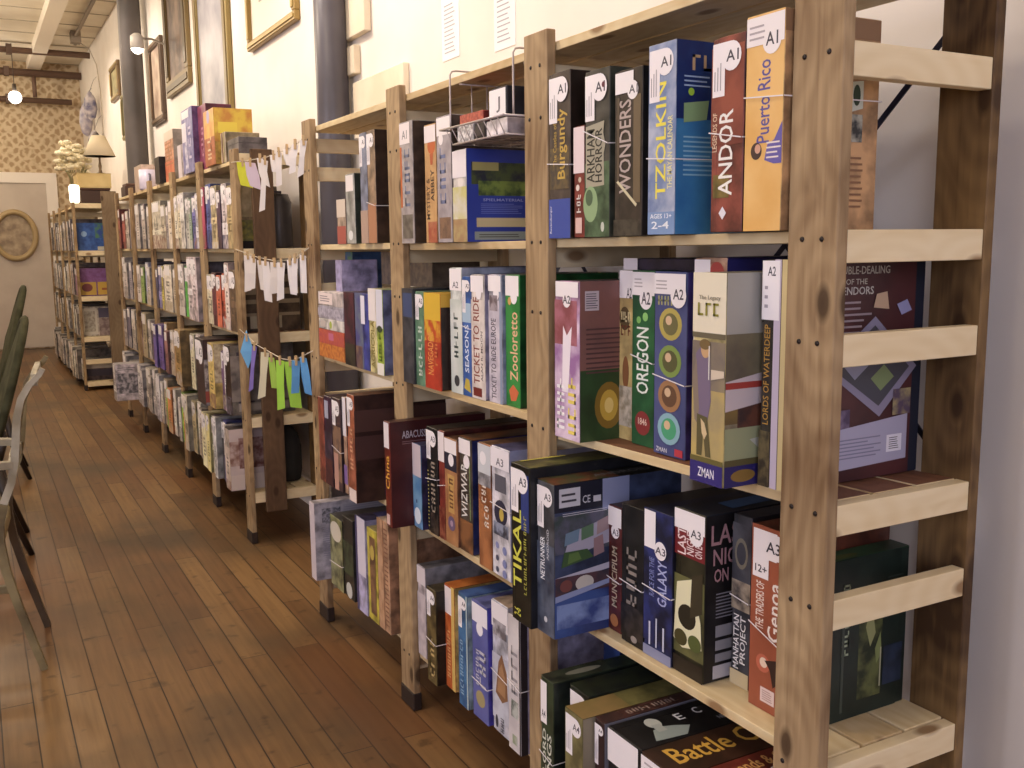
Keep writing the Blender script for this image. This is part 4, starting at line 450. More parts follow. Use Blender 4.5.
def paper_material():
    m = bpy.data.materials.new('wallpaper'); m.use_nodes = True
    nt = m.node_tree; b = nt.nodes['Principled BSDF']; N = nt.nodes.new; L = nt.links.new
    tc = N('ShaderNodeTexCoord'); mp = N('ShaderNodeMapping'); mp.inputs['Rotation'].default_value = (0, R(45), 0); L(tc.outputs['Object'], mp.inputs['Vector'])
    w1 = N('ShaderNodeTexWave'); w1.bands_direction = 'X'; w1.inputs['Scale'].default_value = 3.6; w1.inputs['Distortion'].default_value = 4.5; w1.inputs['Detail'].default_value = 2; w1.inputs['Detail Scale'].default_value = 3
    w2 = N('ShaderNodeTexWave'); w2.bands_direction = 'Z'; w2.inputs['Scale'].default_value = 3.6; w2.inputs['Distortion'].default_value = 4.5; w2.inputs['Detail'].default_value = 2; w2.inputs['Detail Scale'].default_value = 3
    L(mp.outputs[0], w1.inputs['Vector']); L(mp.outputs[0], w2.inputs['Vector'])
    mm = N('ShaderNodeMath'); mm.operation = 'MULTIPLY'; L(w1.outputs['Fac'], mm.inputs[0]); L(w2.outputs['Fac'], mm.inputs[1])
    no = N('ShaderNodeTexNoise'); no.inputs['Scale'].default_value = 16; L(tc.outputs['Object'], no.inputs['Vector'])
    ad = N('ShaderNodeMath'); ad.operation = 'MULTIPLY_ADD'; ad.inputs[1].default_value = 0.9; L(no.outputs['Fac'], ad.inputs[0]); L(mm.outputs[0], ad.inputs[2])
    rp = N('ShaderNodeValToRGB'); e = rp.color_ramp.elements; e[0].position = 0.45; e[0].color = srgb('#d4bf9c'); e[1].position = 1.0; e[1].color = srgb('#ac8f6a')
    L(ad.outputs[0], rp.inputs[0]); L(rp.outputs[0], b.inputs['Base Color']); b.inputs['Roughness'].default_value = 0.8
    return m
PLASTER = mottled('#ece4da', '#e4dbd0', 2.5, 0.85, spec=0.1)
mb = MB(); mb.box(BX-0.1, WX+0.1, BY-0.1, FY+0.1, -0.12, 0, floor_material()); struct(mb.build('floor'))
mb = MB(); mb.box(WX, WX+0.12, BY, FY+0.1, 0, CZ, PLASTER); struct(mb.build('wall_right'))
mb = MB(); mb.box(BX, WX, FY, FY+0.12, 0, CZ, paper_material()); struct(mb.build('wall_far'))
mb = MB()
for a in ((BX-0.12, BX, BY, 0.2, 0, CZ), (BX-0.12, BX, 3.0, FY+0.1, 0, CZ), (BX-0.12, BX, 0.2, 3.0, 0, 0.9), (BX-0.12, BX, 0.2, 3.0, 2.9, CZ)): mb.box(*a, PLASTER)
struct(mb.build('wall_left'))
mb = MB()
for a in ((BX, -3.5, BY-0.12, BY, 0, CZ), (-0.9, WX+0.1, BY-0.12, BY, 0, CZ), (-3.5, -0.9, BY-0.12, BY, 0, 0.9), (-3.5, -0.9, BY-0.12, BY, 2.9, CZ)): mb.box(*a, PLASTER)
struct(mb.build('wall_behind'))
# ceiling of pale boards
mc = mottled('#efe6d3', '#e2d7c2', 3, 0.8, spec=0.1)
mb = MB(); mb.box(BX-0.1, WX+0.1, BY-0.1, FY+0.1, CZ, CZ+0.12, mc)
y = BY
while y < FY:
    mb.box(BX, WX, y, y+0.012, CZ-0.006, CZ, flat('#a89c88', 0.8)); y += 0.62
struct(mb.build('ceiling'))
mb = MB(); mb.box(-0.18, -0.03, 5.0, FY, CZ-0.11, CZ-0.001, flat('#f0e6d6', 0.7)); o = mb.build('ceiling_beam'); struct(o)
for i_, (yy, z, x1, r, x0) in enumerate(((12.9, 3.53, 0.43, 0.035, -5.5), (13.95, 3.45, 0.43, 0.045, -5.5), (13.95, 3.12, 0.3, 0.035, -5.5))):
    mb = MB(); mb.tube([(x0, yy, z), (x1-0.002, yy, z)], r, flat('#6e5446', 0.6), 10)
    for xx in (-2.6, -0.42): mb.box(xx-0.03, xx+0.03, yy-0.045, yy+0.045, z-0.05, z+0.06, flat('#5c463a', 0.6))
    o = mb.build('ceiling_pipe'); tag(o, ['nearest of the dark pipes crossing under the white ceiling', 'thick dark pipe high across the patterned far wall', 'lower dark pipe crossing the patterned far wall above the bulb'][i_], 'pipe', 'pipes crossing by the far wall')
mb = MB(); mb.tube([(-0.12, 13.95, 3.16), (-0.12, 13.95, 3.41)], 0.025, flat('#6e5446', 0.6)); tag(mb.build('pipe_riser'), 'short upright pipe linking two dark pipes on the far wall', 'pipe')
mb = MB(); mb.tube([(0.2, 7.0, 3.57), (0.2, 12.0, 3.57), (0.2, 12.1, 3.5)], 0.02, flat('#8a7c6c', 0.6)); mb.box(0.15, 0.25, 11.95, 12.1, 3.5, 3.615, flat('#8a7c6c', 0.6))
tag(mb.build('ceiling_conduit'), 'thin grey conduit with junction box along the ceiling near the wall', 'conduit')
pts = [(0.2, 12.15, 3.52), (0.28, 12.4, 3.58), (0.36, 12.3, 3.5), (0.405, 12.1, 3.3), (0.415, 12.0, 3.0), (0.415, 12.02, 2.5)]
mb = MB(); mb.tube(pts, 0.006, flat('#b8ac9c', 0.6)); tag(mb.build('wall_cable'), 'thin pale cable curving from the ceiling down the wall', 'cable')
# far door with white casing and an oval picture
DX1 = -0.06
mb = MB(); mb.box(-1.25, DX1, FY-0.03, FY-0.001, 0.02, 2.12, mottled('#cfc2b4', '#c6b8aa', 4, 0.6)); door = struct(mb.build('door_1'))
mb = MB(); mb.lathe([(0.012, 0), (0.012, -0.04), (0.028, -0.045), (0.03, -0.06), (0.018, -0.075)], (-1.15, FY-0.03, 1.0), flat('#b09050', 0.3, 1.0), axis='y'); mb.build('door_handle', door)
mb = MB(); wc = flat('#f2e9de', 0.6)
mb.box(DX1, DX1+0.13, FY-0.05, FY-0.001, 0, 2.25, wc); mb.box(-1.38, -1.25, FY-0.05, FY-0.001, 0, 2.25, wc); mb.box(-1.25, DX1, FY-0.05, FY-0.001, 2.12, 2.25, wc)
struct(mb.build('trim_1'))
mb = MB(); mb.box(BX, -1.38, FY-0.02, FY-0.001, 0, 0.14, wc); mb.box(DX1+0.13, WX, FY-0.02, FY-0.001, 0, 0.14, wc); struct(mb.build('baseboard_far'))
mb = MB(); mb.box(WX-0.018, WX-0.001, BY, FY, 0, 0.14, wc); struct(mb.build('baseboard_right'))
# oval picture
root = empty('oval_picture', (-0.46, FY-0.035, 1.46)); tag(root, 'oval gilt-framed picture hanging on the far door', 'picture')
mb = MB(); ring = [(0.235*math.cos(a), -0.02, 0.295*math.sin(a)) for a in [2*math.pi*i/36 for i in range(36)]]
mb.tube(ring, 0.035, flat('#b49a6c', 0.4), 8, closed=True); mb.build('frame', root)
mb = MB(); mb.poly([(x*0.95, -0.006, z*0.95) for x, y_, z in ring], mottled('#b8a488', '#8f7c68', 12, 0.6)); mb.build('canvas', root)
# windows behind the camera and on the left wall
for n, (a, bq) in enumerate((((-3.5, BY-0.06, 0.9), (-0.9, BY-0.06, 2.9)), ((BX-0.06, 0.2, 0.9), (BX-0.06, 3.0, 2.9)))):
    mb = MB(); wf = flat('#e9e2d8', 0.5)
    if n == 0:
        X0, X1 = a[0], bq[0]
        for (p, q, r, s) in ((X0, X1, 0.9, 0.96), (X0, X1, 2.84, 2.9), (X0, X0+0.06, 0.9, 2.9), (X1-0.06, X1, 0.9, 2.9), ((X0+X1)/2-0.025, (X0+X1)/2+0.025, 0.9, 2.9)):
            mb.box(p, q, a[1]-0.03, a[1]+0.03, r, s, wf)
    else:
        Y0, Y1 = a[1], bq[1]
        for (p, q, r, s) in ((Y0, Y1, 0.9, 0.96), (Y0, Y1, 2.84, 2.9), (Y0, Y0+0.06, 0.9, 2.9), (Y1-0.06, Y1, 0.9, 2.9), ((Y0+Y1)/2-0.025, (Y0+Y1)/2+0.025, 0.9, 2.9)):
            mb.box(a[0]-0.03, a[0]+0.03, p, q, r, s, wf)
    struct(mb.build('window_%d' % (n+1)))

# ------------------------------------------------------------------ bookcases
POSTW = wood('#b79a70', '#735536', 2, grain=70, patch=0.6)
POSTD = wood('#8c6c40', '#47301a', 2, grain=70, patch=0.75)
RUNG = wood('#ecd9b0', '#d9bd88', 0, grain=40, patch=0.15, knot='#8a6238')
BOARD = wood('#e6d2a4', '#c9a86e', 1, grain=40, patch=0.25, knot='#8a6238')
BOARD2 = wood('#d8c092', '#b8955c', 1, grain=40, patch=0.3, knot='#7a5230')
METAL = flat('#3a3432', 0.4, 0.8); RUBBER = flat('#2a1c16', 0.6)
def bookcase(label, X0, D, frames, tops, rungs, ztop, zboard, near_extra=True, group=None):
    """frames: list of near-edge Y of every side frame; tops: function (bay, level) -> (z near, z far) of a shelf's top"""
    root = empty('bookcase', (X0, frames[0], 0)); tag(root, label, 'bookcase', group)
    P = (X0, frames[0])
    def put(mb, name, parent=root):
        for v in mb.bm.verts: v.co.x -= P[0]; v.co.y -= P[1]
        return mb.build(name, parent)
    pw = 0.09
    for i, fy in enumerate(frames):
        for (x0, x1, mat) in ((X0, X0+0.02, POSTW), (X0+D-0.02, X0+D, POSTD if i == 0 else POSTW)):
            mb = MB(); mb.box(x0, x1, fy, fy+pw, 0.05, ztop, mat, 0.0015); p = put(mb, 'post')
            if x0 == X0:
                mb = MB(); mb.box(x0-0.003, x1+0.003, fy-0.002, fy+pw+0.002, 0.0, 0.052, RUBBER, 0.003); put(mb, 'foot', p)
                for z in [zboard-0.03] + [r for r in rungs]:
                    for yy in (0.025, 0.066):
                        mb = MB(); mb.lathe([(0.0040, -0.0012), (0.0034, -0.0024), (0.001, -0.0028)], (x0+0.001, fy+yy+0.004*math.sin(z*37+yy*90), z-0.012), METAL, 8, 'x')
                        put(mb, 'screw', p)
            else:
                mb = MB(); mb.box(x0-0.003, x1+0.003, fy-0.002, fy+pw+0.002, 0.0, 0.052, RUBBER, 0.003); put(mb, 'foot', p)
        for z in [(zboard+0.02 if False else zboard-0.018)] + list(rungs):
            if i == 0: y0, y1 = fy+0.002, fy+0.024
            else: y0, y1 = fy+0.03, fy+0.056
            mb = MB(); top = z+0.0 if (i == 0) else z-0.019
            if z in FREE: top = z
            if i == 0 and z == zboard-0.018: top = zboard+0.02
            mb.box(X0+0.0205, X0+D-0.0205, y0, y1, top-0.044, top, RUNG, 0.001); put(mb, 'rung')
    n = len(frames)-1
    for b in range(n):
        ya = frames[b]+0.026 if b == 0 else frames[b]+0.046
        yb = frames[b+1]+0.044
        for l in range(len(tops[b])+1):
            za, zb = (zboard, zboard) if l == 0 else tops[b][l-1]
            mb = MB(); w3 = (D-0.044)/3
            for k in range(3):
                x0 = X0+0.022+k*w3
                f_ = lambda x, y_, za=za, zb=zb: za+(zb-za)*(y_-ya)/(yb-ya)
                mb.box(x0+(0.0 if k == 0 else 0.006), x0+w3, ya, yb, -0.017, 0, BOARD if (k+b) % 2 == 0 else BOARD2, 0.001, dz=f_)
            if b == 0 and l == 2:
                bi = mb.mi(wood('#8a5c40', '#6e4630', 1, patch=0.3))
                for f_ in mb.bm.faces:
                    f_.normal_update()
                    if f_.normal.z > 0.9: f_.material_index = bi
            put(mb, 'shelf')
    return root, put
FREE = set()
FA = [0.939, 1.680, 2.424, 3.182]
ZS = {(1,1):(1.312,1.306),(2,1):(1.304,1.300),(3,1):(1.303,1.300),(1,2):(.9365,.919),(2,2):(.940,.936),(3,2):(.931,.935),
      (1,3):(.550,.548),(2,3):(.541,.552),(3,3):(.553,.553),(1,4):(.170,.170),(2,4):(.170,.171),(3,4):(.175,.175)}
FREE.update((1.553, 1.172, 0.800, 0.40))
rungsA = [1.312, 0.936, 0.548, 0.170, 1.553, 1.172, 0.800]
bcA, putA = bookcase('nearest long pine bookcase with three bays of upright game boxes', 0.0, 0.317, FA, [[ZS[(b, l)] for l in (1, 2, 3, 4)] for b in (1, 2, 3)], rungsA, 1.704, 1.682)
for b in (0, 1):
    for sgn in (0, 1):
        ya, yb = FA[b]+0.07, FA[b+1]+0.04
        za, zb = (0.95, 1.63) if sgn else (1.63, 0.95)
        mb = MB(); mb.tube([(0.3195+0.003*sgn, ya, za), (0.3195+0.003*sgn, yb, zb)], 0.004, flat('#3c3a48', 0.4, 0.6), sect=(0.0012, 0.005)); putA(mb, 'cross_brace')
FB = [4.226, 4.941, 5.665, 6.446, 7.240, 7.990]
ZB = [(1.287, 1.287), (0.925, 0.925), (0.560, 0.560), (0.225, 0.225)]
bcB, putB = bookcase('long pine bookcase beyond the hanging paper slips, five bays', 0.0, 0.317, FB, [ZB]*5, [z[0] for z in ZB], 1.700, 1.662)
mb = MB(); mb.box(0.064, 0.154, 4.203, 4.226, 0.14, 1.70, wood('#6e5238', '#4a3220', 2, patch=0.5), 0.002); putB(mb, 'bracing_plank')
FC = [9.693, 10.430, 11.235, 11.98, 12.73]
ZC = [(1.27, 1.27), (0.86, 0.86), (0.49, 0.49), (0.08, 0.08)]
bcC, putC = bookcase('far bookcase standing out into the aisle near the end door', -0.155, 0.37, FC, [ZC]*4, [z[0] for z in ZC]+[0.285], 1.70, 1.672)
mb = MB(); mb.box(0.085, 0.212, 9.668, 9.693, 0.03, 1.80, wood('#8a7458', '#6a543c', 2, patch=0.4), 0.002); putC(mb, 'bracing_plank')

# ------------------------------------------------------------------ the game boxes of the nearest bookcase
for row in RUN_A:
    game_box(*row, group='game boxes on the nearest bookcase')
# third bay, second shelf: a lying stack and things on it
def lying(label, X, ya, yb, z0, z1, dep, c, ops, grp='boxes lying in the stack of the third bay', cat='game box', cn=None, nops=()):
    return game_box(label, X, ya, yb, z0, z1-z0, dep, c, cn or c, c, ops, nops, (), None, grp)
y0_, y1_ = 3.07, 3.17
zb_ = 0.936
for lab, h_, c, ops in (
  ('orange box at the bottom of the small lying stack, third bay', .045, '#d07a38', [('n',0,1,0,1,'#d8883c','#b85c2c',30)]),
  ('pink and orange box second from the bottom of the lying stack', .046, '#c8603c', [('n',0,1,0,1,'#c85c40','#b84c50',30),('r',.4,.6,.3,.8,'#c86a8c')]),
  ('white box with yellow-green dot in the middle of the lying stack', .034, '#d4cfc8', [('c',.5,.5,.012,'#a8c040'),('r',.1,.3,.2,.8,'#c8bcb4')]),
  ('grey-white box fourth up in the small lying stack', .042, '#b0aab8', [('n',0,1,.2,.8,'#c0bac8','#8f8a9c',30)]),
  ('pale box with big label on top of the small lying stack', .045, '#c8bcb8', [('r',.05,.6,.1,.9,'#ecdcd8'),('l',.1,.5,.25,.75,3,'#8c7c80')])):
    lying(lab, 0.0, 2.915, 3.165, zb_, zb_+h_, .2, c, ops); zb_ += h_+0.0006
lying('lilac box leaning back on top of the lying stack, third bay', .04, 3.03, 3.09, zb_, zb_+.1, .12, '#a49cc4', [('n',0,1,0,1,'#b0a8d0','#8c84ac',20)])
lying('small blue and green box standing on the lying stack, third bay', .10, 3.095, 3.165, zb_, zb_+.125, .1, '#3c5c8c', [('n',0,1,0,1,'#3c60a0','#5c8a5c',20)])
game_box('large brown-grey box laid at the back of third bay, above the green and cream ones', 0.14, 2.55, 2.94, 1.176, .1, .15, '#7a6a58', '#6a5c4c', '#75685a', [('n',0,1,0,1,'#84725e','#64584c',20)], group='game boxes on the nearest bookcase')

# ------------------------------------------------------------------ wire basket hung from the top board
bk = empty('wire_basket', (0.0, 1.94, 1.52)); tag(bk, 'wire basket hung under the top board, holding small boxes', 'basket')
WIRE = flat('#b8aca8', 0.4, 0.5)
def bt(pts, r, name, parent=bk):
    mb = MB(); mb.tube([(x, y_-1.94, z-1.52) for x, y_, z in pts], r, WIRE, 6); return mb.build(name, parent)
for yy in (1.805, 2.105):
    bt([(0.25, yy, 1.690), (0.01, yy, 1.690), (0.0, yy, 1.688), (-0.005, yy, 1.68), (-0.005, yy, 1.58), (-0.005, yy, 1.556)], 0.0022, 'hook_wire')
    for xx in (0.05, 0.09, 0.13, 0.17):
        bt([(xx, yy, 1.662), (xx, yy, 1.556)], 0.0016, 'hook_wire')
    bt([(0.02, yy, 1.6615), (0.26, yy, 1.6615)], 0.002, 'hook_wire')
bt([(-0.03, 1.80, 1.556), (-0.03, 2.11, 1.556), (0.24, 2.11, 1.556), (0.24, 1.80, 1.556), (-0.03, 1.80, 1.556)], 0.0026, 'rim')
bt([(-0.012, 1.83, 1.522), (-0.012, 2.08, 1.522), (0.22, 2.08, 1.522), (0.22, 1.83, 1.522), (-0.012, 1.83, 1.522)], 0.0022, 'floor_wire')
for k in range(9):
    yy = 1.83+k*0.0312
    bt([(-0.03, yy, 1.556), (-0.012, yy, 1.522), (0.22, yy, 1.522), (0.24, yy, 1.556)], 0.0013, 'floor_wire')
for xx in (0.04, 0.09, 0.14, 0.19):
    bt([(xx, 2.11, 1.556), (xx, 2.08, 1.522), (xx, 1.83, 1.522), (xx, 1.80, 1.556)], 0.0013, 'floor_wire')
def small(label, x0, x1, ya, yb, za, zb, c, S=(), N=(), U=(), name='small_box'):
    o = game_box(label, x0, ya, yb, za, zb-za, x1-x0, c[0], c[1], c[2], S, N, U, None, 'small boxes in the wire basket'); o.name = name; o['category'] = 'box'; return o
small('white and silver card box at the far side of the wire basket', -.004, .10, 1.99, 2.07, 1.5245, 1.561, ('#d8d4d4', '#a8a4a4', '#c8c0c0'), [('n',0,1,0,1,'#e6e2e2','#8f8c90',60)])
small('black card box in the middle of the wire basket', -.004, .10, 1.935, 1.985, 1.5245, 1.559, ('#2a2422', '#2a2422', '#2a2422'), [('r',.1,.9,.2,.8,'#3c3432')])
small('white card box with pink edge at the near side of the wire basket', -.004, .10, 1.835, 1.93, 1.5245, 1.557, ('#e6dcdf', '#b8acb0', '#d8c8cc'), [('r',.5,.55,0,1,'#a89ca0')])
small('flat red and orange box lying in the top of the wire basket', .0, .10, 1.95, 2.065, 1.5620, 1.585, ('#b84c3c', '#7c2c24', '#a8443a'), [('n',0,1,0,1,'#c86048','#9c3c34',50)])
small('upright black box with white sticker in the wire basket', .0, .10, 1.842, 1.925, 1.5580, 1.622, ('#2c2c34', '#26262e', '#2c2c34'), [('r',.06,.94,.05,.95,'#f2eef0'),('T','J',.45,.65,.2,.7,'#6c6870','h')])

# ------------------------------------------------------------------ paper slips on strings across the gap
STR = flat('#cfc4b0', 0.7)
for k, (pts, ttl) in enumerate((([(-.004, 4.26, 1.646), (-.008, 4.0, 1.632), (-.008, 3.7, 1.622), (-.008, 3.4, 1.627), (-.004, 3.23, 1.645)], 'top'), ([(-.004, 4.26, 1.285), (-.008, 3.9, 1.255), (-.008, 3.62, 1.242), (-.008, 3.4, 1.25), (-.004, 3.23, 1.29)], 'middle'), ([(-.004, 4.26, .945), (-.008, 3.95, .902), (-.008, 3.6, .882), (-.008, 3.45, .89), (-.004, 3.23, .945)], 'lowest'))):
    mb = MB(); mb.tube(pts, 0.0016, STR, 6); tag(mb.build('string'), '%s string tied between the two bookcases, hung with paper slips' % ttl, 'string')
names = {0: ['yellow paper slip at the far end of the top string, beside the lilac one', 'pale lilac paper slip on the top string next to the yellow one', 'white paper slip on the top string just right of the lilac one', 'longest white paper slip on the top string', 'short white slip on the top string, right of the longest', 'white slip in the middle of the top string, of medium length', 'wide short white slip on the top string', 'white slip second from the near post on the top string', 'white slip nearest the near post on the top string'],
         1: ['white slip at the far end of the middle string', 'white slip second from the far end of the middle string', 'white slip third from the far end of the middle string', 'longest white slip on the middle string', 'white slip just right of the longest on the middle string', 'white slip in the right half of the middle string, lower corner turned', 'white slip third from the near post on the middle string', 'white slip second from the near post on the middle string', 'white slip nearest the near post on the middle string'],
         2: ['blue diamond-shaped slip turned on its corner, lowest string', 'purple paper slip on the lowest string', 'cream paper slip on the lowest string', 'short lime green slip next to the cream one', 'lime green slip in the middle of the lowest string, left of the wide one', 'wide lime green slip beside the blue ones, lowest string', 'blue slip next to the wide lime green one, lowest string', 'blue slip nearest the near post on the lowest string']}
rng = random.Random(5)
for k, rowp in enumerate(SLIPS):
    for j, (yy, zt, w, ln, c) in enumerate(rowp):
        w = w*1.03; ang = math.atan2(yy, 1.0) + rng.uniform(-0.25, 0.25)       # slips turn freely on their pegs
        root = empty('paper_slip', (-0.016-0.004*(j % 2), yy, zt)); root.rotation_euler = (0, rng.uniform(-0.04, 0.04), ang-math.pi/2)
        tag(root, names[k][j], 'paper slip', 'paper slips on the strings')
        m = flat(c, 0.7, spec=0.1); mb = MB(); tl = rng.uniform(-0.012, 0.016)
        if k == 2 and j == 0: out_ = [(0, 0.03), (-w/2, -ln*0.45), (0, -ln), (w/2, -ln*0.45)]
        else: out_ = [(-w/2, 0), (w/2, -0.003), (w/2+tl, -ln*0.5), (w/2+tl*1.5, -ln), (-w/2+tl*1.3, -ln+tl), (-w/2+tl*0.4, -ln*0.5)]
        fr = [(a, 0.0007+0.004*math.sin(3*b_/ln), b_) for a, b_ in out_]; bk_ = [(a, -0.0005+0.004*math.sin(3*b_/ln), b_) for a, b_ in out_]
        mb.poly(fr, m); mb.poly(bk_[::-1], m)
        for q in range(len(fr)): mb.poly([fr[q], fr[(q+1) % len(fr)], bk_[(q+1) % len(fr)], bk_[q]], m)
        mb.build('sheet', root)
        mb = MB(); cp = flat('#c8a878', 0.6); mb.box(-0.004, 0.004, -0.006, -0.001, -0.018, 0.016, cp); mb.box(-0.004, 0.004, 0.002, 0.007, -0.018, 0.016, cp); mb.tube([(-0.005, 0, 0.002), (0.005, 0, 0.002)], 0.002, METAL, 6); mb.build('clothes_peg', root)

# ------------------------------------------------------------------ boxes of the two farther bookcases
ORDN = ['first', 'second', 'third', 'fourth', 'fifth', 'sixth', 'seventh', 'eighth', 'ninth', 'tenth', 'eleventh', 'twelfth']
SHN = ['top', 'second', 'third', 'bottom']
def hue(h):
    r, g, b = [int(h[i:i+2], 16) for i in (1, 3, 5)]
    mx, mn = max(r, g, b), min(r, g, b); v = mx/255; s = (mx-mn)/max(mx, 1)
    if v < 0.27: return 'black'
    if s < 0.13: return 'white' if v > 0.8 else ('pale grey' if v > 0.62 else ('grey' if v > 0.4 else 'dark grey'))
    if mx == r: H = 60*(((g-b)/(mx-mn)) % 6)
    elif mx == g: H = 60*((b-r)/(mx-mn)+2)
    else: H = 60*((r-g)/(mx-mn)+4)
    if H < 18 or H > 340: n = 'red' if s > 0.45 else ('pinkish' if v > 0.6 else 'maroon')
    elif H < 46: n = ('orange' if s > 0.6 and v > 0.7 else ('cream' if s < 0.3 and v > 0.7 else ('tan' if v > 0.6 else 'brown')))
    elif H < 66: n = 'yellow' if s > 0.45 and v > 0.6 else ('cream' if v > 0.7 else 'olive')
    elif H < 165: n = 'green'
    elif H < 255: n = 'blue'
    else: n = 'purple'
    if n in ('red', 'green', 'blue', 'purple', 'brown') and v < 0.42: n = 'dark '+n
    return n
def fill(rows, X0, frames, zs, where, grp, seed, dep=0.28, hmax=0.31):
    rng = random.Random(seed)
    for b, levels in enumerate(rows):
        ya, yb = frames[b]+0.094, frames[b+1]-0.004
        for l, items in enumerate(levels):
            tot = sum(it[1] for it in items); sc = (yb-ya-0.0015*len(items))/tot
            n = len(items); y_ = yb
            for i, it in enumerate(items):                     # listed as seen, from the far end to the near end
                c, t, h = it[0], it[1]*sc, it[2]; dx = it[3] if len(it) > 3 else 0.0; ex = it[4] if len(it) > 4 else {}
                k = n-1-i
                lab = '%s game box, %s from near end, %s shelf, %s bay %s' % (hue(c), ORDN[k], SHN[l], ORDN[b], where)
                r_, g_, b_ = [int(c[q:q+2], 16) for q in (1, 3, 5)]
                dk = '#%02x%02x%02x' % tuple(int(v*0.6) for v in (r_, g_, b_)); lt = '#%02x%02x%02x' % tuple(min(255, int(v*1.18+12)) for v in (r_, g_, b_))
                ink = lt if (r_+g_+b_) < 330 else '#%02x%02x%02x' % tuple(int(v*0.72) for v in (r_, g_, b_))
                S = [('n', 0, 1, rng.choice([0, .2, .5]), rng.choice([.4, .7, .9]), lt, c, rng.choice([6, 12, 20]))]
                if rng.random() < .5: S.append(('n', 0.0, 1, 0.0, rng.uniform(.1, .35), rng.choice([dk, '#b8a484', '#6c6478', '#8c6454', '#cfc6c0']), c, 14))
                S.append(('Z', .28, .68, rng.uniform(.16, .3), rng.uniform(.55, .68), ink))
                if not ex.get('notag'): S.append(('P', 'A%d' % (l+1)) if b < 2 and where[0] == 'p' else ('r', .1, .8, rng.uniform(.74, .8), .97, '#f0eaea'))
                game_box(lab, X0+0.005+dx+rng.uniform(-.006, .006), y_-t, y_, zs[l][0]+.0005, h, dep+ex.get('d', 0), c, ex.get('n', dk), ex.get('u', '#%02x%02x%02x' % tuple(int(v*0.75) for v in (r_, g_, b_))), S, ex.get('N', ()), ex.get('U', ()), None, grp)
                y_ -= t+0.0015
G1 = 'game boxes on the bookcase beyond the paper slips'
lst = lambda cols, h=(.24, .3), t=(.04, .08), dx=(-.01, .02), s=1: (lambda r: [(c, r.uniform(*t), r.uniform(*h), r.uniform(*dx)) for c in cols])(random.Random(s*7+len(cols)+sum(ord(q) for q in cols[0])))
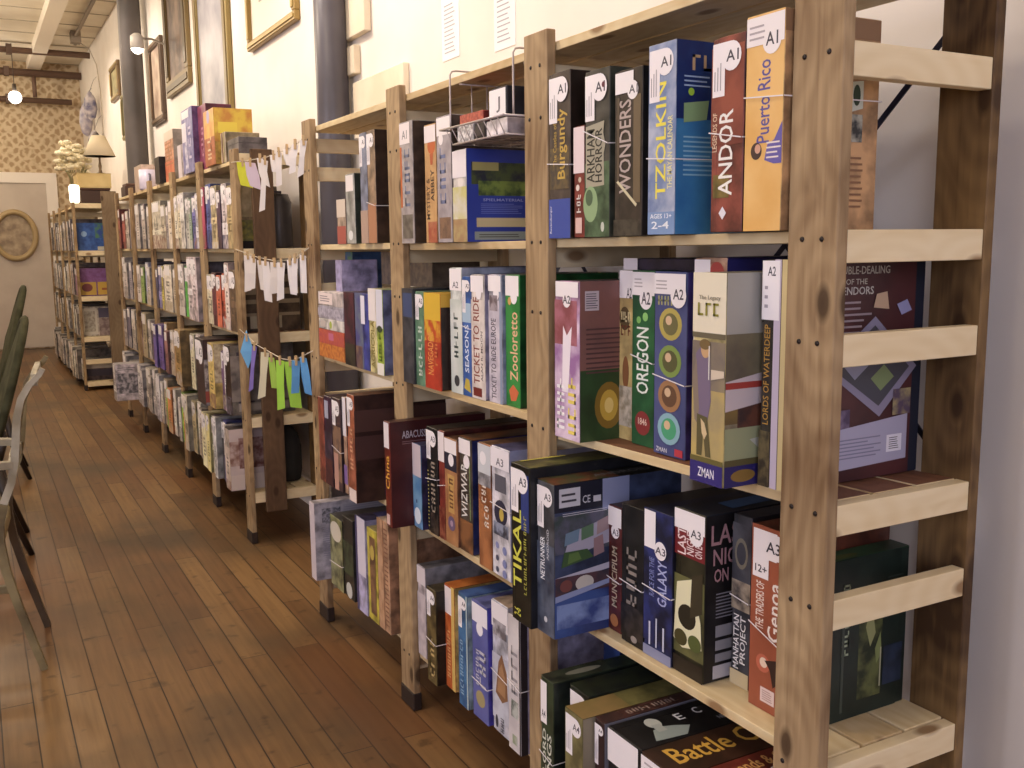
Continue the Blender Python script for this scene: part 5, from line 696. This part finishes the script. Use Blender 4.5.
rowsB = [
 [ [('#a83c5c',.035,.29),('#5a66a8',.06,.30),('#cdb88c',.075,.285),('#4a3448',.045,.26),('#dccdd0',.06,.285,0,{'d':-.14}),('#b8a070',.07,.27,0,{'n':'#a8906a','N':[('n',0,1,.5,1,'#d0bc94','#a8946c',10),('r',0,1,.12,.45,'#7c7a44'),('n',0,1,.15,.42,'#9c9444','#6c6c40',20),('r',0,1,0,.12,'#241c1a')],'d':-.14})],
   [('#cfc4a8',.08,.24),('#5c2c34',.06,.25),('#c86044',.06,.24),('#b4503a',.06,.25),('#e0c4bc',.05,.3),('#6c5440',.08,.27,0,{'n':'#5c4834','N':[('r',0,1,.8,.92,'#7c6a50'),('r',0,1,.6,.7,'#a08c6c'),('r',0,1,.45,.52,'#a08c6c'),('r',0,1,.25,.3,'#a08c6c'),('r',.2,.7,.05,.25,'#b8a888'),('e',.4,.15,.08,.05,'#3c2c24')]})],
   [('#c8a890',.05,.29),('#3a2a2c',.12,.31,-.08,{'n':'#8a8488','N':[('n',0,1,.7,1,'#3c2420','#2a1818',10),('n',0,1,.25,.7,'#a09aa0','#4a444c',18),('r',0,1,.05,.22,'#8a3c34')]}),('#cdb060',.08,.3,-.06,{'n':'#b89c54','N':[('n',0,1,.4,1,'#c8b890','#8a7458',14)]}),('#6c4c74',.04,.27,-.03),('#e0d4d4',.03,.3,-.03),('#2a1a18',.07,.31,-.04,{'n':'#6c645c','N':[('r',.1,.35,.1,.9,'#3a3440'),('n',.0,1,.2,.85,'#8a8078','#5a5250',8),('r',.1,.9,.05,.17,'#948a80'),('r',.12,.88,.07,.15,'#a89c90')]})],
   [('#d4c8a0',.09,.27,-.06),('#6c5a7c',.02,.27,-.06),('#cfc27c',.06,.28,-.06),('#d8d0b4',.04,.28,-.05),('#a890a8',.03,.29,-.05),('#d8d4d0',.05,.29,-.06),('#4a4648',.05,.28,-.04),('#3a3c78',.06,.29,-.05,{'d':-.1}),('#c8bcb4',.035,.28,-.06,{'d':-.1}),('#b8a89c',.075,.275,-.07,{'notag':1,'d':-.08,'n':'#c4b2b0','N':[('n',0,1,0,1,'#c8b8b6','#bcaaa8',5),('n',.2,.75,.35,.85,'#6c4038','#a88c88',14),('n',0,.2,.4,.8,'#8a6458','#c0a8a0',14),('r',0,1,0,.25,'#ccbcb4'),('r',.8,.98,.75,.82,'#4c4044')],'U':[('r',0,1,0,1,'#3c3434')]})] ],
 [ [('#d4c8b4',.06,.28),('#c8bca0',.05,.29),('#dcd4cc',.07,.29),('#b8b4ac',.06,.26),('#8ca08c',.04,.25),('#6c68a8',.06,.26),('#d0ccd8',.05,.27)],
   [('#c4b8b0',.12,.28),('#4c9c3c',.10,.27),('#5060a8',.05,.22),('#dccad0',.10,.32,-.02),('#d8c4c8',.10,.32,-.02)],
   [('#a0784c',.09,.28,-.05),('#b08c54',.10,.3,-.06),('#5c5c98',.04,.28),('#d4ccb0',.07,.29,-.02),('#8c7c94',.05,.28),('#c0b4b4',.07,.3,-.02)],
   lst(['#dcd4d4','#8cb83c','#d87c3c','#d4ccbc','#c4b48c','#d8cfc4','#8a7c74'],dx=(-.06,-.03),s=1)],
 [ [('#d8cdb8',.2,.28),('#b8ac98',.1,.25),('#8a8084',.05,.24),('#c8bcac',.08,.27)],
   [('#3c3a5c',.05,.24),('#8c84b8',.08,.26),('#c8b848',.05,.26),('#5c4c58',.04,.24),('#cfc4b4',.16,.27),('#b8a894',.06,.25)],
   lst(['#5c4c94','#6c549c','#b89058','#8c5c5c','#c8b8a8','#a87c4c'],dx=(-.03,0),s=2),
   lst(['#d8d0d4','#ccc4bc','#a8947c','#84b840','#c87c48','#d8d0c4'],dx=(-.05,-.02),s=3)],
 [ lst(['#a8a0a4','#c0b4ac','#8c7c80','#b0a49c','#9c9088'],s=4), lst(['#c8bcb8','#7c9848','#a4a0c0','#d0c4bc','#6c5c70'],s=5),
   lst(['#8c6c8c','#b8a888','#c8beb8','#604c5c','#a08c74'],s=6), lst(['#d4ccd4','#bcb4bc','#d0c4b8','#a89c94','#c4bcb4'],dx=(-.04,-.02),s=7)],
 [ lst(['#8c443c','#a05048','#b89c90','#c8b8ac','#7c6c6c'],s=8), lst(['#d8ccc8','#c0b4b0','#8c8490','#b8a890'],s=9),
   lst(['#a89c9c','#5c5468','#c4b8ac','#8c7860'],s=10), lst(['#d8d0d4','#c8c0c4','#b0a49c'],dx=(-.05,-.02),s=11)+[('#d8d0d4',.05,.26,-.17,{'n':'#cfc4cc','N':[('n',.0,.55,.2,.75,'#5c5a60','#b8b0b8',20),('l',.05,.5,.82,.92,2,'#6c6870')]})]] ]
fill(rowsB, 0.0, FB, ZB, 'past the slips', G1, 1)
rowsC = [
 [ lst(['#c8bcac','#a89c98','#8c8088','#d0c4b4','#3c68b0'],s=12)[:-1]+[('#3c60a8',.09,.25,0,{'n':'#34589c','N':[('n',0,1,0,1,'#3c64b0','#2c4a8c',10),('n',.55,1,.45,1,'#4c7c5c','#34509c',12),('r',.6,.9,.02,.15,'#c0bca8'),('e',.25,.6,.08,.1,'#8cb0d8')]})],
   lst(['#b0a89c','#d8ccbc','#8c7468','#a8948c'],s=13)+[('#5c3c34',.05,.26),('#8c5c8c',.08,.25,0,{'n':'#8a5c90','N':[('n',0,1,.5,1,'#8c5c98','#7c4a7c',12),('r',0,.5,.03,.5,'#c8a040'),('r',.54,1,.03,.5,'#d0a43c'),('e',.25,.3,.15,.15,'#7c3c3c'),('r',.65,.95,.2,.28,'#a85c34')]})],
   lst(['#a8a09c','#d8d0c0','#9c8c84','#c8bcac'],s=14)+[('#4c3c34',.04,.26),('#c8bcac',.08,.27,0,{'n':'#c0b4a4','N':[('r',0,.46,.05,.95,'#d0c8b8'),('n',.1,.4,.15,.85,'#c0b8a4','#988c7c',20),('n',.5,1,0,.6,'#a08c84','#7c6460',14),('r',.5,1,.62,.95,'#5c5468')]})],
   lst(['#c8beb8','#d8ccbc','#e0d8c8','#a8988c'],dx=(-.05,-.02),s=15)+[('#b8b0a0',.08,.2,0,{'n':'#4c3c3c','N':[('r',0,1,.55,.75,'#a89c8c'),('r',.1,1,.2,.5,'#3c3440'),('r',0,1,.85,1,'#5c5478')]})] ],
]
for s_ in range(3):
    rowsC.append([lst(['#c8bcac','#a89c98','#d8ccc0','#b8a898','#8c847c','#c4b8b4'],s=20+s_), lst(['#d8d0c4','#b0a490','#c8bcb0','#8c8890','#d4c8bc'],s=30+s_), lst(['#ccc0b0','#a8a09c','#d8ccc4','#8c7c6c','#b8acb0'],s=40+s_), lst(['#d8d0cc','#c0b4a8','#e0d8cc','#a8988c','#ccc4c0'],dx=(-.05,-.02),s=50+s_)])
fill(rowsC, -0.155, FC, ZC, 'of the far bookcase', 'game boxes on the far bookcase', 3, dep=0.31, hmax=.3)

# ------------------------------------------------------------------ things on top of the middle bookcase
TZ = 1.663
def topbox(label, X, ya, yb, z, h, dep, c, cn, cu, S=(), N=(), U=()):
    return game_box(label, X, ya, yb, z, h, dep, c, cn, cu, S, N, U, None, 'boxes on top of the middle bookcase')
topbox('lilac and blue box with white tag, tallest on top of the bookcase', .0, 5.04, 5.31, TZ, .31, .2, '#8a84b8', '#5c3c64', '#8c7cac', [('n',0,1,0,1,'#9c98c4','#5c5c9c',8),('r',0,.4,.5,.8,'#e4e0ec'),('n',.2,.5,0,.5,'#e0dcec','#6c68a8',14),('Z',.55,.8,.2,.75,'#d8d0e8'),('r',.05,.7,.86,.98,'#f0e8ee')])
topbox('red-violet box between lilac and orange boxes on top', .026, 4.85, 5.03, TZ, .30, .12, '#8c3c58', '#4c1c2c', '#7c3450', [('n',0,1,0,1,'#98486c','#7c3044',8),('Z',.3,.6,.2,.7,'#c88ca0')])
topbox('orange and yellow box with lilac dot, on top of the bookcase', .0, 4.57, 4.78, TZ, .245, .17, '#d8924c', '#b8903c', '#c8964c', [('n',0,1,.5,1,'#e8b45c','#d8944c',8),('n',0,1,0,.5,'#c07048','#a85c3c',8),('c',.45,.88,.03,'#b8a8c8'),('Z',.3,.65,.1,.55,'#e8c8a0')], [('n',0,1,.4,1,'#d0b03c','#b87c34',8),('r',.1,.6,.55,.75,'#d8c040')])
topbox('tall cream and brown box standing behind the grey case, top of bookcase', .02, 4.455, 4.55, TZ, .13, .15, '#d4c0a4', '#8c7c5c', '#b8a484', [('r',.3,.5,0,1,'#6c4438'),('r',.6,.8,0,1,'#a89c6c')])
topbox('dark grey case at the near end on top of the bookcase', .024, 4.235, 4.44, TZ, .088, .12, '#6c6462', '#665e5e', '#756c6a', [('r',0,1,.7,.74,'#4c4644')], [('r',0,1,.7,.74,'#4c4644')])
topbox('orange-striped cream box standing on top over the third bay', .026, 5.71, 5.985, TZ, .272, .25, '#d09470', '#8c8074', '#b0a090', [('r',0,1,.82,1,'#d8c8b4'),('n',0,1,0,.4,'#c8583c','#d88058',6),('l',.05,.95,.3,.8,6,'#b87c58')], [('n',0,1,0,1,'#a89c90','#847a70',8)])
topbox('black narrow box left of the orange-striped box, on top', .0, 6.04, 6.20, TZ, .15, .2, '#2e2a28', '#2a2624', '#34302c', [('r',.1,.9,.85,.9,'#4a4442')])
topbox('lilac-grey box behind the orange-striped one, on top of the bookcase', .03, 5.42, 5.62, TZ, .17, .2, '#b0a0a4', '#8c7c80', '#a09494', [('r',0,.5,0,1,'#d8ccd0')])
topbox('pinkish-tan small carton on top over the far bays', .05, 7.05, 7.35, TZ, .18, .12, '#c0a898', '#b49c8c', '#b8a090', [('n',0,1,0,1,'#c4ac9c','#b09888',10)])
root = empty('mug', (0.0+.06, 6.85, TZ)); tag(root, 'lilac-white mug standing on top of the bookcase', 'mug')
mb = MB(); mc_ = flat('#c4bcd0', 0.3); mb.lathe([(.0, 0), (.05, 0), (.055, .01), (.055, .13), (.05, .13), (.048, .02), (.0, .015)], (0, 0, 0), mc_, 20); mb.build('cup', root)
mb = MB(); mb.tube([(.0, -.055, .1), (.0, -.085, .095), (.0, -.09, .06), (.0, -.075, .035), (.0, -.055, .03)], .007, flat('#4c4858', .3), 8); mb.build('handle', root)
mb = MB(); mb.box(.02, .2, 7.62, 7.84, TZ, TZ+.07, flat('#4a342c', .6), .004); mb.box(.03, .19, 7.63, 7.83, TZ+.0705, TZ+.09, flat('#5c4034', .6), .004); tag(mb.build('wooden_box'), 'small dark brown wooden box at the far end on top', 'box')
# inside the near end of the middle bookcase: dark canister and a bag
mb = MB(); mb.lathe([(0, 0), (.055, 0), (.058, .01), (.058, .2), (.05, .22), (.045, .235), (.0, .24)], (.225, 4.40, 1.2885), flat('#55504e', .35, .3), 20); tag(mb.build('canister'), 'dark grey round canister on the top shelf behind the bracing plank', 'canister')
mb = MB(); mb.lathe([(0, 0), (.062, .004), (.07, .05), (.07, .16), (.055, .22), (.03, .25), (0, .255)], (.215, 4.41, .2265), mottled('#26241f', '#34302a', 8, .8), 18); tag(mb.build('fabric_bag'), 'dark rounded bag on the bottom shelf behind the bracing plank', 'bag')
# ------------------------------------------------------------------ things on top of the far bookcase
CZt = 1.6735
mb = MB(); mb.box(-.05, .205, 9.98, 10.38, CZt, CZt+.15, flat('#3a2620', .5), .006); mb.box(-.055, .208, 9.975, 10.385, CZt+.151, CZt+.17, flat('#4a3028', .5), .006); tag(mb.build('wooden_chest'), 'dark brown wooden chest on top of the far bookcase', 'chest')
root = empty('cardboard_box', (0.07, 10.18, CZt+.171)); tag(root, 'flat yellowish cardboard carton on top of the dark chest', 'carton')
mb = MB(); cb_ = mottled('#d8c084', '#c8ac70', 6, .7); mb.box(-.14, .15, -.18, .19, 0, .13, cb_, .003); mb.build('body', root)
mb = MB(); mb.box(-.145, -.0005, -.185, .195, .1303, .134, cb_, .001); mb.box(.0005, .155, -.185, .195, .1303, .134, cb_, .001); mb.build('flap', root)
lz = CZt+.171+.1345
root = empty('table_lamp', (0.155, 10.2, lz)); tag(root, 'table lamp with wide cream shade standing on the carton', 'lamp')
mb = MB(); mb.lathe([(0, 0), (.05, 0), (.05, .012), (.018, .02), (.012, .05), (.016, .08), (.009, .12), (.009, .2), (0, .2)], (0, 0, 0), flat('#7c6448', .4), 16); mb.build('base', root)
mb = MB(); mb.lathe([(.145, .17), (.06, .36), (.058, .36), (.143, .17)], (0, 0, 0), flat('#e8d8b8', .8), 24); mb.build('lamp_shade', root)
root = empty('flower_arrangement', (-.02, 10.62, CZt)); tag(root, 'bunch of cream blossoms in a pot beside the table lamp', 'flowers')
mb = MB(); mb.lathe([(0, 0), (.05, 0), (.075, .14), (.08, .2), (.07, .2), (.06, .1), (0, .1)], (0, 0, 0), flat('#c8b08c', .6), 16); mb.build('pot', root)
rng = random.Random(9)
mb = MB(); fm = mottled('#efe6c8', '#ddd0a8', 30, .8)
for k in range(60):
    a, e_ = rng.uniform(0, 6.28), rng.uniform(-.2, 1.4); rr = rng.uniform(.08, .19)
    c = (rr*math.cos(a)*math.cos(e_)*.9-.02, rr*math.sin(a)*math.cos(e_), .40+rr*1.35*math.sin(e_))
    for q in range(4):
        aa = q*1.57+rng.random(); mb.blob((c[0]+.018*math.cos(aa), c[1]+.018*math.sin(aa), c[2]+rng.uniform(-.008, .008)), (.034, .034, .022), fm, 1, .25, rng)
mb.build('blossoms', root)
mb = MB(); gm = flat('#8c8c5c', .7)
for k in range(14):
    a = k*.45; mb.tube([(.02*math.cos(a), .02*math.sin(a), .1), (.06*math.cos(a), .06*math.sin(a), .3), (.12*math.cos(a), .12*math.sin(a), .42)], .003, gm, 5)
mb.build('stems', root)
# little shaded lamp glowing in front of the far bookcase
root = empty('candle_lamp', (-.118, 9.84, CZt)); tag(root, 'small glowing white lamp at the corner of the far bookcase', 'lamp')
mb = MB(); mb.lathe([(0, 0), (.022, 0), (.018, .014), (0, .016)], (0, 0, 0), flat('#6c5c4c', .5), 14); mb.build('base', root)
mb = MB(); mb.lathe([(.0, .016), (.026, .018), (.042, .04), (.045, .17), (.036, .185), (0, .19)], (0, 0, 0), flat('#fff0d8', .5, emit=3.0), 16); mb.build('lamp_shade', root)

# ------------------------------------------------------------------ on the wall
def framed(label, ya, yb, za, zb, fwid, cf, cm, canvas, mat_w=0.0, dp=0.03, name='picture'):
    root = empty(name, (WX-0.001, (ya+yb)/2, za)); tag(root, label, 'picture', None)
    w = yb-ya; h = zb-za; mb = MB(); fm_ = flat(cf, .4, .2); f2 = flat(cm, .4, .2)
    for (a, b_, c, d) in ((-w/2, w/2, 0, fwid), (-w/2, w/2, h-fwid, h), (-w/2, -w/2+fwid, fwid, h-fwid), (w/2-fwid, w/2, fwid, h-fwid)):
        mb.box(-dp, 0, a, b_, c, d, fm_, .004)
        ia, ib, ic, id_ = (a+fwid*.3 if a == -w/2 else a-.0, b_-fwid*.3 if b_ == w/2 else b_, c+fwid*.3, d-fwid*.3)
        if ib > ia and id_ > ic: mb.box(-dp-.006, -dp+.001, ia, ib, ic, id_, f2, .002)
    mb.build('frame', root)
    if mat_w:
        mb = MB(); mb.box(-.011, -.002, -w/2+fwid, w/2-fwid, fwid, h-fwid, flat('#ece2d0', .7)); mb.build('mount', root)
    mb = MB(); q = fwid+mat_w; mb.box(-.014, -.0115 if mat_w else -.002, -w/2+q, w/2-q, q, h-q, canvas); mb.build('canvas', root)
    return root
framed('gilt-framed print with cream mount high on the wall, nearest the camera', 4.62, 5.50, 2.33, 3.35, .045, '#94773c', '#a88c4c', mottled('#b4aca0', '#9c948c', 6, .6), .17)
framed('tall gilt-framed mirror-like picture of misty greys on the long wall', 5.95, 6.86, 1.98, 3.45, .085, '#8f7a44', '#6e5a30', mottled('#a4a0a4', '#6c6c78', 3, .4, detail=5))
framed('picture in wide dark gold frame with brown landscape', 7.10, 7.94, 2.40, 3.30, .11, '#77623a', '#54432a', mottled('#8c7464', '#4c3c38', 5, .5))
framed('narrow dark-framed picture below the little wall spotlight', 8.13, 8.66, 2.27, 2.90, .05, '#5c4a3c', '#7c644c', mottled('#c8b49c', '#8c7060', 5, .5))
framed('small gold-framed picture beyond the grey column', 10.50, 11.08, 2.76, 3.10, .05, '#7c6444', '#a48c54', mottled('#a89c6c', '#7c7450', 10, .6))
framed('slim olive-framed picture just beyond the grey column', 10.10, 10.40, 2.32, 2.74, .04, '#8c8460', '#a89c70', mottled('#b4ac88', '#9c9478', 10, .6))
def slab(name, label, cat, ya, yb, za, zb, x0, x1, m, bev=.002, extra=None):
    mb = MB(); mb.box(x0, x1, ya, yb, za, zb, m, bev)
    if extra: extra(mb)
    return tag(mb.build(name), label, cat)
pl = mottled('#ecdcc0', '#e0cfb0', 6, .7)
slab('wall_plaque', 'larger square cream plaque on the wall beside the grey pipe', 'plaque', 3.72, 4.0, 2.115, 2.36, WX-.03, WX-.001, pl, .003)
slab('wall_plaque', 'smaller cream plaque right below the larger one', 'plaque', 3.85, 4.0, 1.975, 2.085, WX-.03, WX-.001, pl, .003)
slab('notice_board', 'wide cream board fixed behind the top of the bookcase', 'board', 3.36, 3.885, 1.72, 1.94, WX-.025, WX-.001, pl, .003)
def lines(ya, yb, za, zb, n):
    def f_(mb):
        for i in range(n):
            z = za+(zb-za)*(i+.5)/n; mb.poly([(WX-.0032, yb, z), (WX-.0032, ya+(yb-ya)*(.1+.25*((i*7) % 3)/3), z), (WX-.0032, ya+(yb-ya)*(.1+.25*((i*7) % 3)/3), z+.004), (WX-.0032, yb, z+.004)], flat('#a8a8b4'))
    return f_
slab('wall_notice', 'white printed notice taped to the wall above the wire basket', 'notice', 2.945, 3.075, 1.895, 2.10, WX-.0025, WX-.0005, flat('#f2f0ee', .6), 0, lines(2.965, 3.055, 1.91, 2.07, 12))
slab('wall_notice', 'white notice with small print on the wall, right of the other notice', 'notice', 2.575, 2.705, 1.865, 2.10, WX-.0025, WX-.0005, flat('#efeeee', .6), 0, lines(2.595, 2.685, 1.88, 2.08, 14))
# blue ornaments near the corner
for i_, (yy, z0, z1, c, lb) in enumerate(((12.9, 2.6, 3.0, '#9c98b4', 'faded blue paper ornament hanging at the far end of the wall'), (12.35, 2.72, 3.05, '#6c6c94', 'darker blue ornament hanging beside the faded one'), (12.15, 2.35, 2.6, '#3c3434', 'small black ornament hanging lowest of the three'))):
    mb = MB(); m_ = mottled(c, '#d8d0d4', 14, .7)
    mb.lathe([(0, 0), (.05, .04), (.075, (z1-z0)*.4), (.06, (z1-z0)*.75), (.02, (z1-z0)*.95), (0, z1-z0)], (WX-.09, yy, z0), m_, 10)
    mb.tube([(WX-.09, yy, z1-.01), (WX-.04, yy, z1+.12), (WX-.004, yy, z1+.16)], .003, flat('#8c8480'), 5)
    tag(mb.build('hanging_ornament'), lb, 'ornament', 'ornaments on the far wall end')
# column and heating pipe
mb = MB(); mb.lathe([(.12, 0), (.12, .1), (.088, .14), (.088, CZ-.15), (.12, CZ-.1), (.12, CZ-.001)], (.30, 8.86, 0), mottled('#5c5450', '#4e4844', 3, .5), 28); struct(mb.build('column_1'))
root = empty('standpipe', (.355, 3.87, 0)); tag(root, 'thick dark grey pipe rising up the wall behind the gap', 'pipe')
gm_ = mottled('#5c5860', '#4a464c', 3, .35)
mb = MB(); mb.lathe([(.066, .001), (.066, CZ-.003)], (-.005, .1, 0), gm_, 28); mb.build('pipe', root)
mb = MB()
for z in (.5, 2.6): mb.lathe([(.0705, z), (.0705, z+.03)], (-.005, .1, 0), flat('#4c484a', .4, .4), 28)
mb.build('pipe_collar', root)
# little wall spotlight above the narrow picture
root = empty('wall_spotlight', (WX-.001, 7.97, 2.80)); tag(root, 'small white wall spotlight on an arm above the narrow picture', 'lamp')
mb = MB(); mb.lathe([(.035, 0), (.035, -.02), (.012, -.025)], (0, 0, 0), flat('#e8e0d4', .4), 14, 'x'); mb.build('mount', root)
mb = MB(); mb.tube([(-.02, 0, 0), (-.12, -.06, .02), (-.22, -.15, -.0)], .008, flat('#b8b0a8', .4, .5), 8); mb.build('arm', root)
mb = MB(); mb.lathe([(.02, .05), (.045, .03), (.05, -.06), (.046, -.06)], (-.24, -.17, -.02), flat('#e8e4dc', .4), 16); mb.build('lamp_shade', root)
mb = MB(); mb.blob((-.24, -.17, -.07), .045, flat('#fff4e0', .5, emit=12.0), 2); mb.build('bulb', root)
# bare bulb by the far wall
root = empty('pendant_bulb', (-.39, 13.0, 3.02)); tag(root, 'glowing bare bulb hanging before the patterned far wall', 'lamp')
mb = MB(); mb.blob((0, 0, 0), .07, flat('#fff6e6', .5, emit=14.0), 3); mb.build('bulb', root)
mb = MB(); mb.lathe([(.0, .15), (.02, .15), (.026, .06), (.0, .06)], (0, 0, 0), flat('#4a4038', .5), 12); mb.tube([(0, 0, .14), (0, 0, CZ-3.021)], .004, flat('#3a302a', .6), 6); mb.build('socket', root)

# ------------------------------------------------------------------ chairs at the left edge
def painted():
    return mottled('#8f8058', '#5c4d32', 9, .5, (1, 1, 1), 5, .3, .62)
def near_chair():
    cx, cy = -.978, 3.46
    root = empty('dining_chair', (cx, cy, 0), -0.09); tag(root, 'worn pale-painted wooden chair at the lower left edge', 'chair', None)
    M_ = painted(); M2 = mottled('#b4ac98', '#8a8068', 12, .5)
    M3 = mottled('#5c4a34', '#3c2c1c', 8, .5)
    prof = [(.165, .962), (.155, .945), (.125, .915), (.10, .875), (.085, .82), (.078, .76), (.070, .69), (.055, .62), (.03, .56)]
    prof = [(x, z-.022) for x, z in prof]
    legp = [(.03, .538), (.015, .48), (.012, .42), (.022, .33), (.046, .22), (.078, .10), (.105, .0)]
    for s, m in ((-1, M_), (1, M3)):
        yy = s*.19
        mb = MB(); pts = [(x, yy, z) for x, z in prof]; mb.tube(pts, .02, M2 if s < 0 else M_, sect=[(.012, .007+.004*min(1, i/4)) for i in range(len(pts))]); mb.build('back_post', root)
        mb = MB(); pts = [(x, yy, z) for x, z in legp]; mb.tube(pts, .02, m, sect=[(.014-.004*i/6, .020-.008*i/6) for i in range(len(pts))]); mb.build('leg', root)
        mb = MB(); mb.tube([(-.42, yy*1.05, .44), (-.43, yy*1.05, .25), (-.42, yy*1.05, 0)], .018, M_, sect=[(.02, .02), (.017, .017), (.013, .013)]); mb.build('leg', root)
        mb = MB(); mb.tube([(.06, yy, .655), (-.03, yy*1.15, .66), (-.2, yy*1.25, .655), (-.34, yy*1.2, .64), (-.38, yy*1.15, .60)], .014, M2, sect=[(.015, .011)]*5); mb.build('armrest', root)
        mb = MB(); mb.tube([(-.33, yy*1.2, .635), (-.30, yy*1.12, .54), (-.33, yy*1.05, .46)], .012, M_, sect=[(.012, .012)]*3); mb.build('arm_support', root)
    mb = MB(); mb.box(-.44, .02, -.2, .2, .40, .445, M_, .004); mb.build('seat_rail', root)
    mb = MB(); mb.box(-.43, .0, -.185, .185, .4455, .49, mottled('#7c7058', '#5c5240', 20, .9), .015); mb.build('seat', root)
    mb = MB(); mb.tube([(.138, -.18, .905), (.14, -.1, .912), (.142, 0, .915), (.14, .1, .912), (.138, .18, .905)], .02, M2, sect=[(.008, .018)]*5); mb.build('top_rail', root)
    mb = MB(); mb.tube([(.06, -.18, .64), (.055, 0, .645), (.06, .18, .64)], .02, M2, sect=[(.010, .018)]*3); mb.build('back_rail', root)
    for k in (-.09, 0, .09):
        mb = MB(); mb.tube([(.057, k, .65), (.085, k, .8), (.14, k, .92)], .008, M_, 8); mb.build('spindle', root)
    mb = MB(); mb.box(-.41, .02, -.012, .012, .2, .225, M_, .003); mb.build('stretcher', root)
near_chair()
def oval_chair(cx, cy, h, label):
    root = empty('upholstered_chair', (cx, cy, 0)); tag(root, label, 'chair', 'green chairs along the left edge')
    G = mottled('#4c4c34', '#34341f', 16, .85, spec=.2); W_ = flat('#2c2018', .45)
    mb = MB(); c = Vector((.04, 0, h-.27)); lean = .30
    n = 24
    for sgn, off in ((1, .022), (-1, -.022)):
        ring = [mb.bm.verts.new((c.x+lean*.27*math.sin(2*math.pi*k/n)+off*.55, .22*math.cos(2*math.pi*k/n), c.z+.27*math.sin(2*math.pi*k/n))) for k in range(n)]
        ctr = mb.bm.verts.new((c.x+off*1.5, 0, c.z)); i = mb.mi(G)
        for k in range(n):
            f_ = mb.bm.faces.new([ring[k], ring[(k+1) % n], ctr]); f_.material_index = i; f_.smooth = True
    mb.build('backrest', root)
    mb = MB(); mb.tube([(c.x+lean*.27*math.sin(2*math.pi*k/n), .225*math.cos(2*math.pi*k/n), c.z+.275*math.sin(2*math.pi*k/n)) for k in range(n)], .017, G, 8, closed=True); mb.build('back_frame', root)
    mb = MB(); mb.box(-.46, -.02, -.23, .23, .38, .47, G, .02); mb.build('seat', root)
    for s in (-1, 1):
        mb = MB(); mb.tube([(-.03, s*.18, .40), (.0, s*.17, .5), (.0, s*.14, h-.46)], .015, W_, 8); mb.build('back_post', root)
        mb = MB(); mb.tube([(-.03, s*.19, .39), (.0, s*.19, .2), (.07, s*.19, 0)], [.02, .017, .012], W_, 8); mb.build('leg', root)
        mb = MB(); mb.tube([(-.42, s*.2, .39), (-.43, s*.2, 0)], [.02, .013], W_, 8); mb.build('leg', root)
oval_chair(-.93, 4.75, .99, 'dark green oval-back chair just behind the pale wooden chair')
oval_chair(-.86, 6.3, 1.07, 'dark green oval-back chair farther down the aisle, second of its kind')
oval_chair(-1.03, 7.6, 1.05, 'dark oval-back chair farthest down, mostly cut off by the left edge')
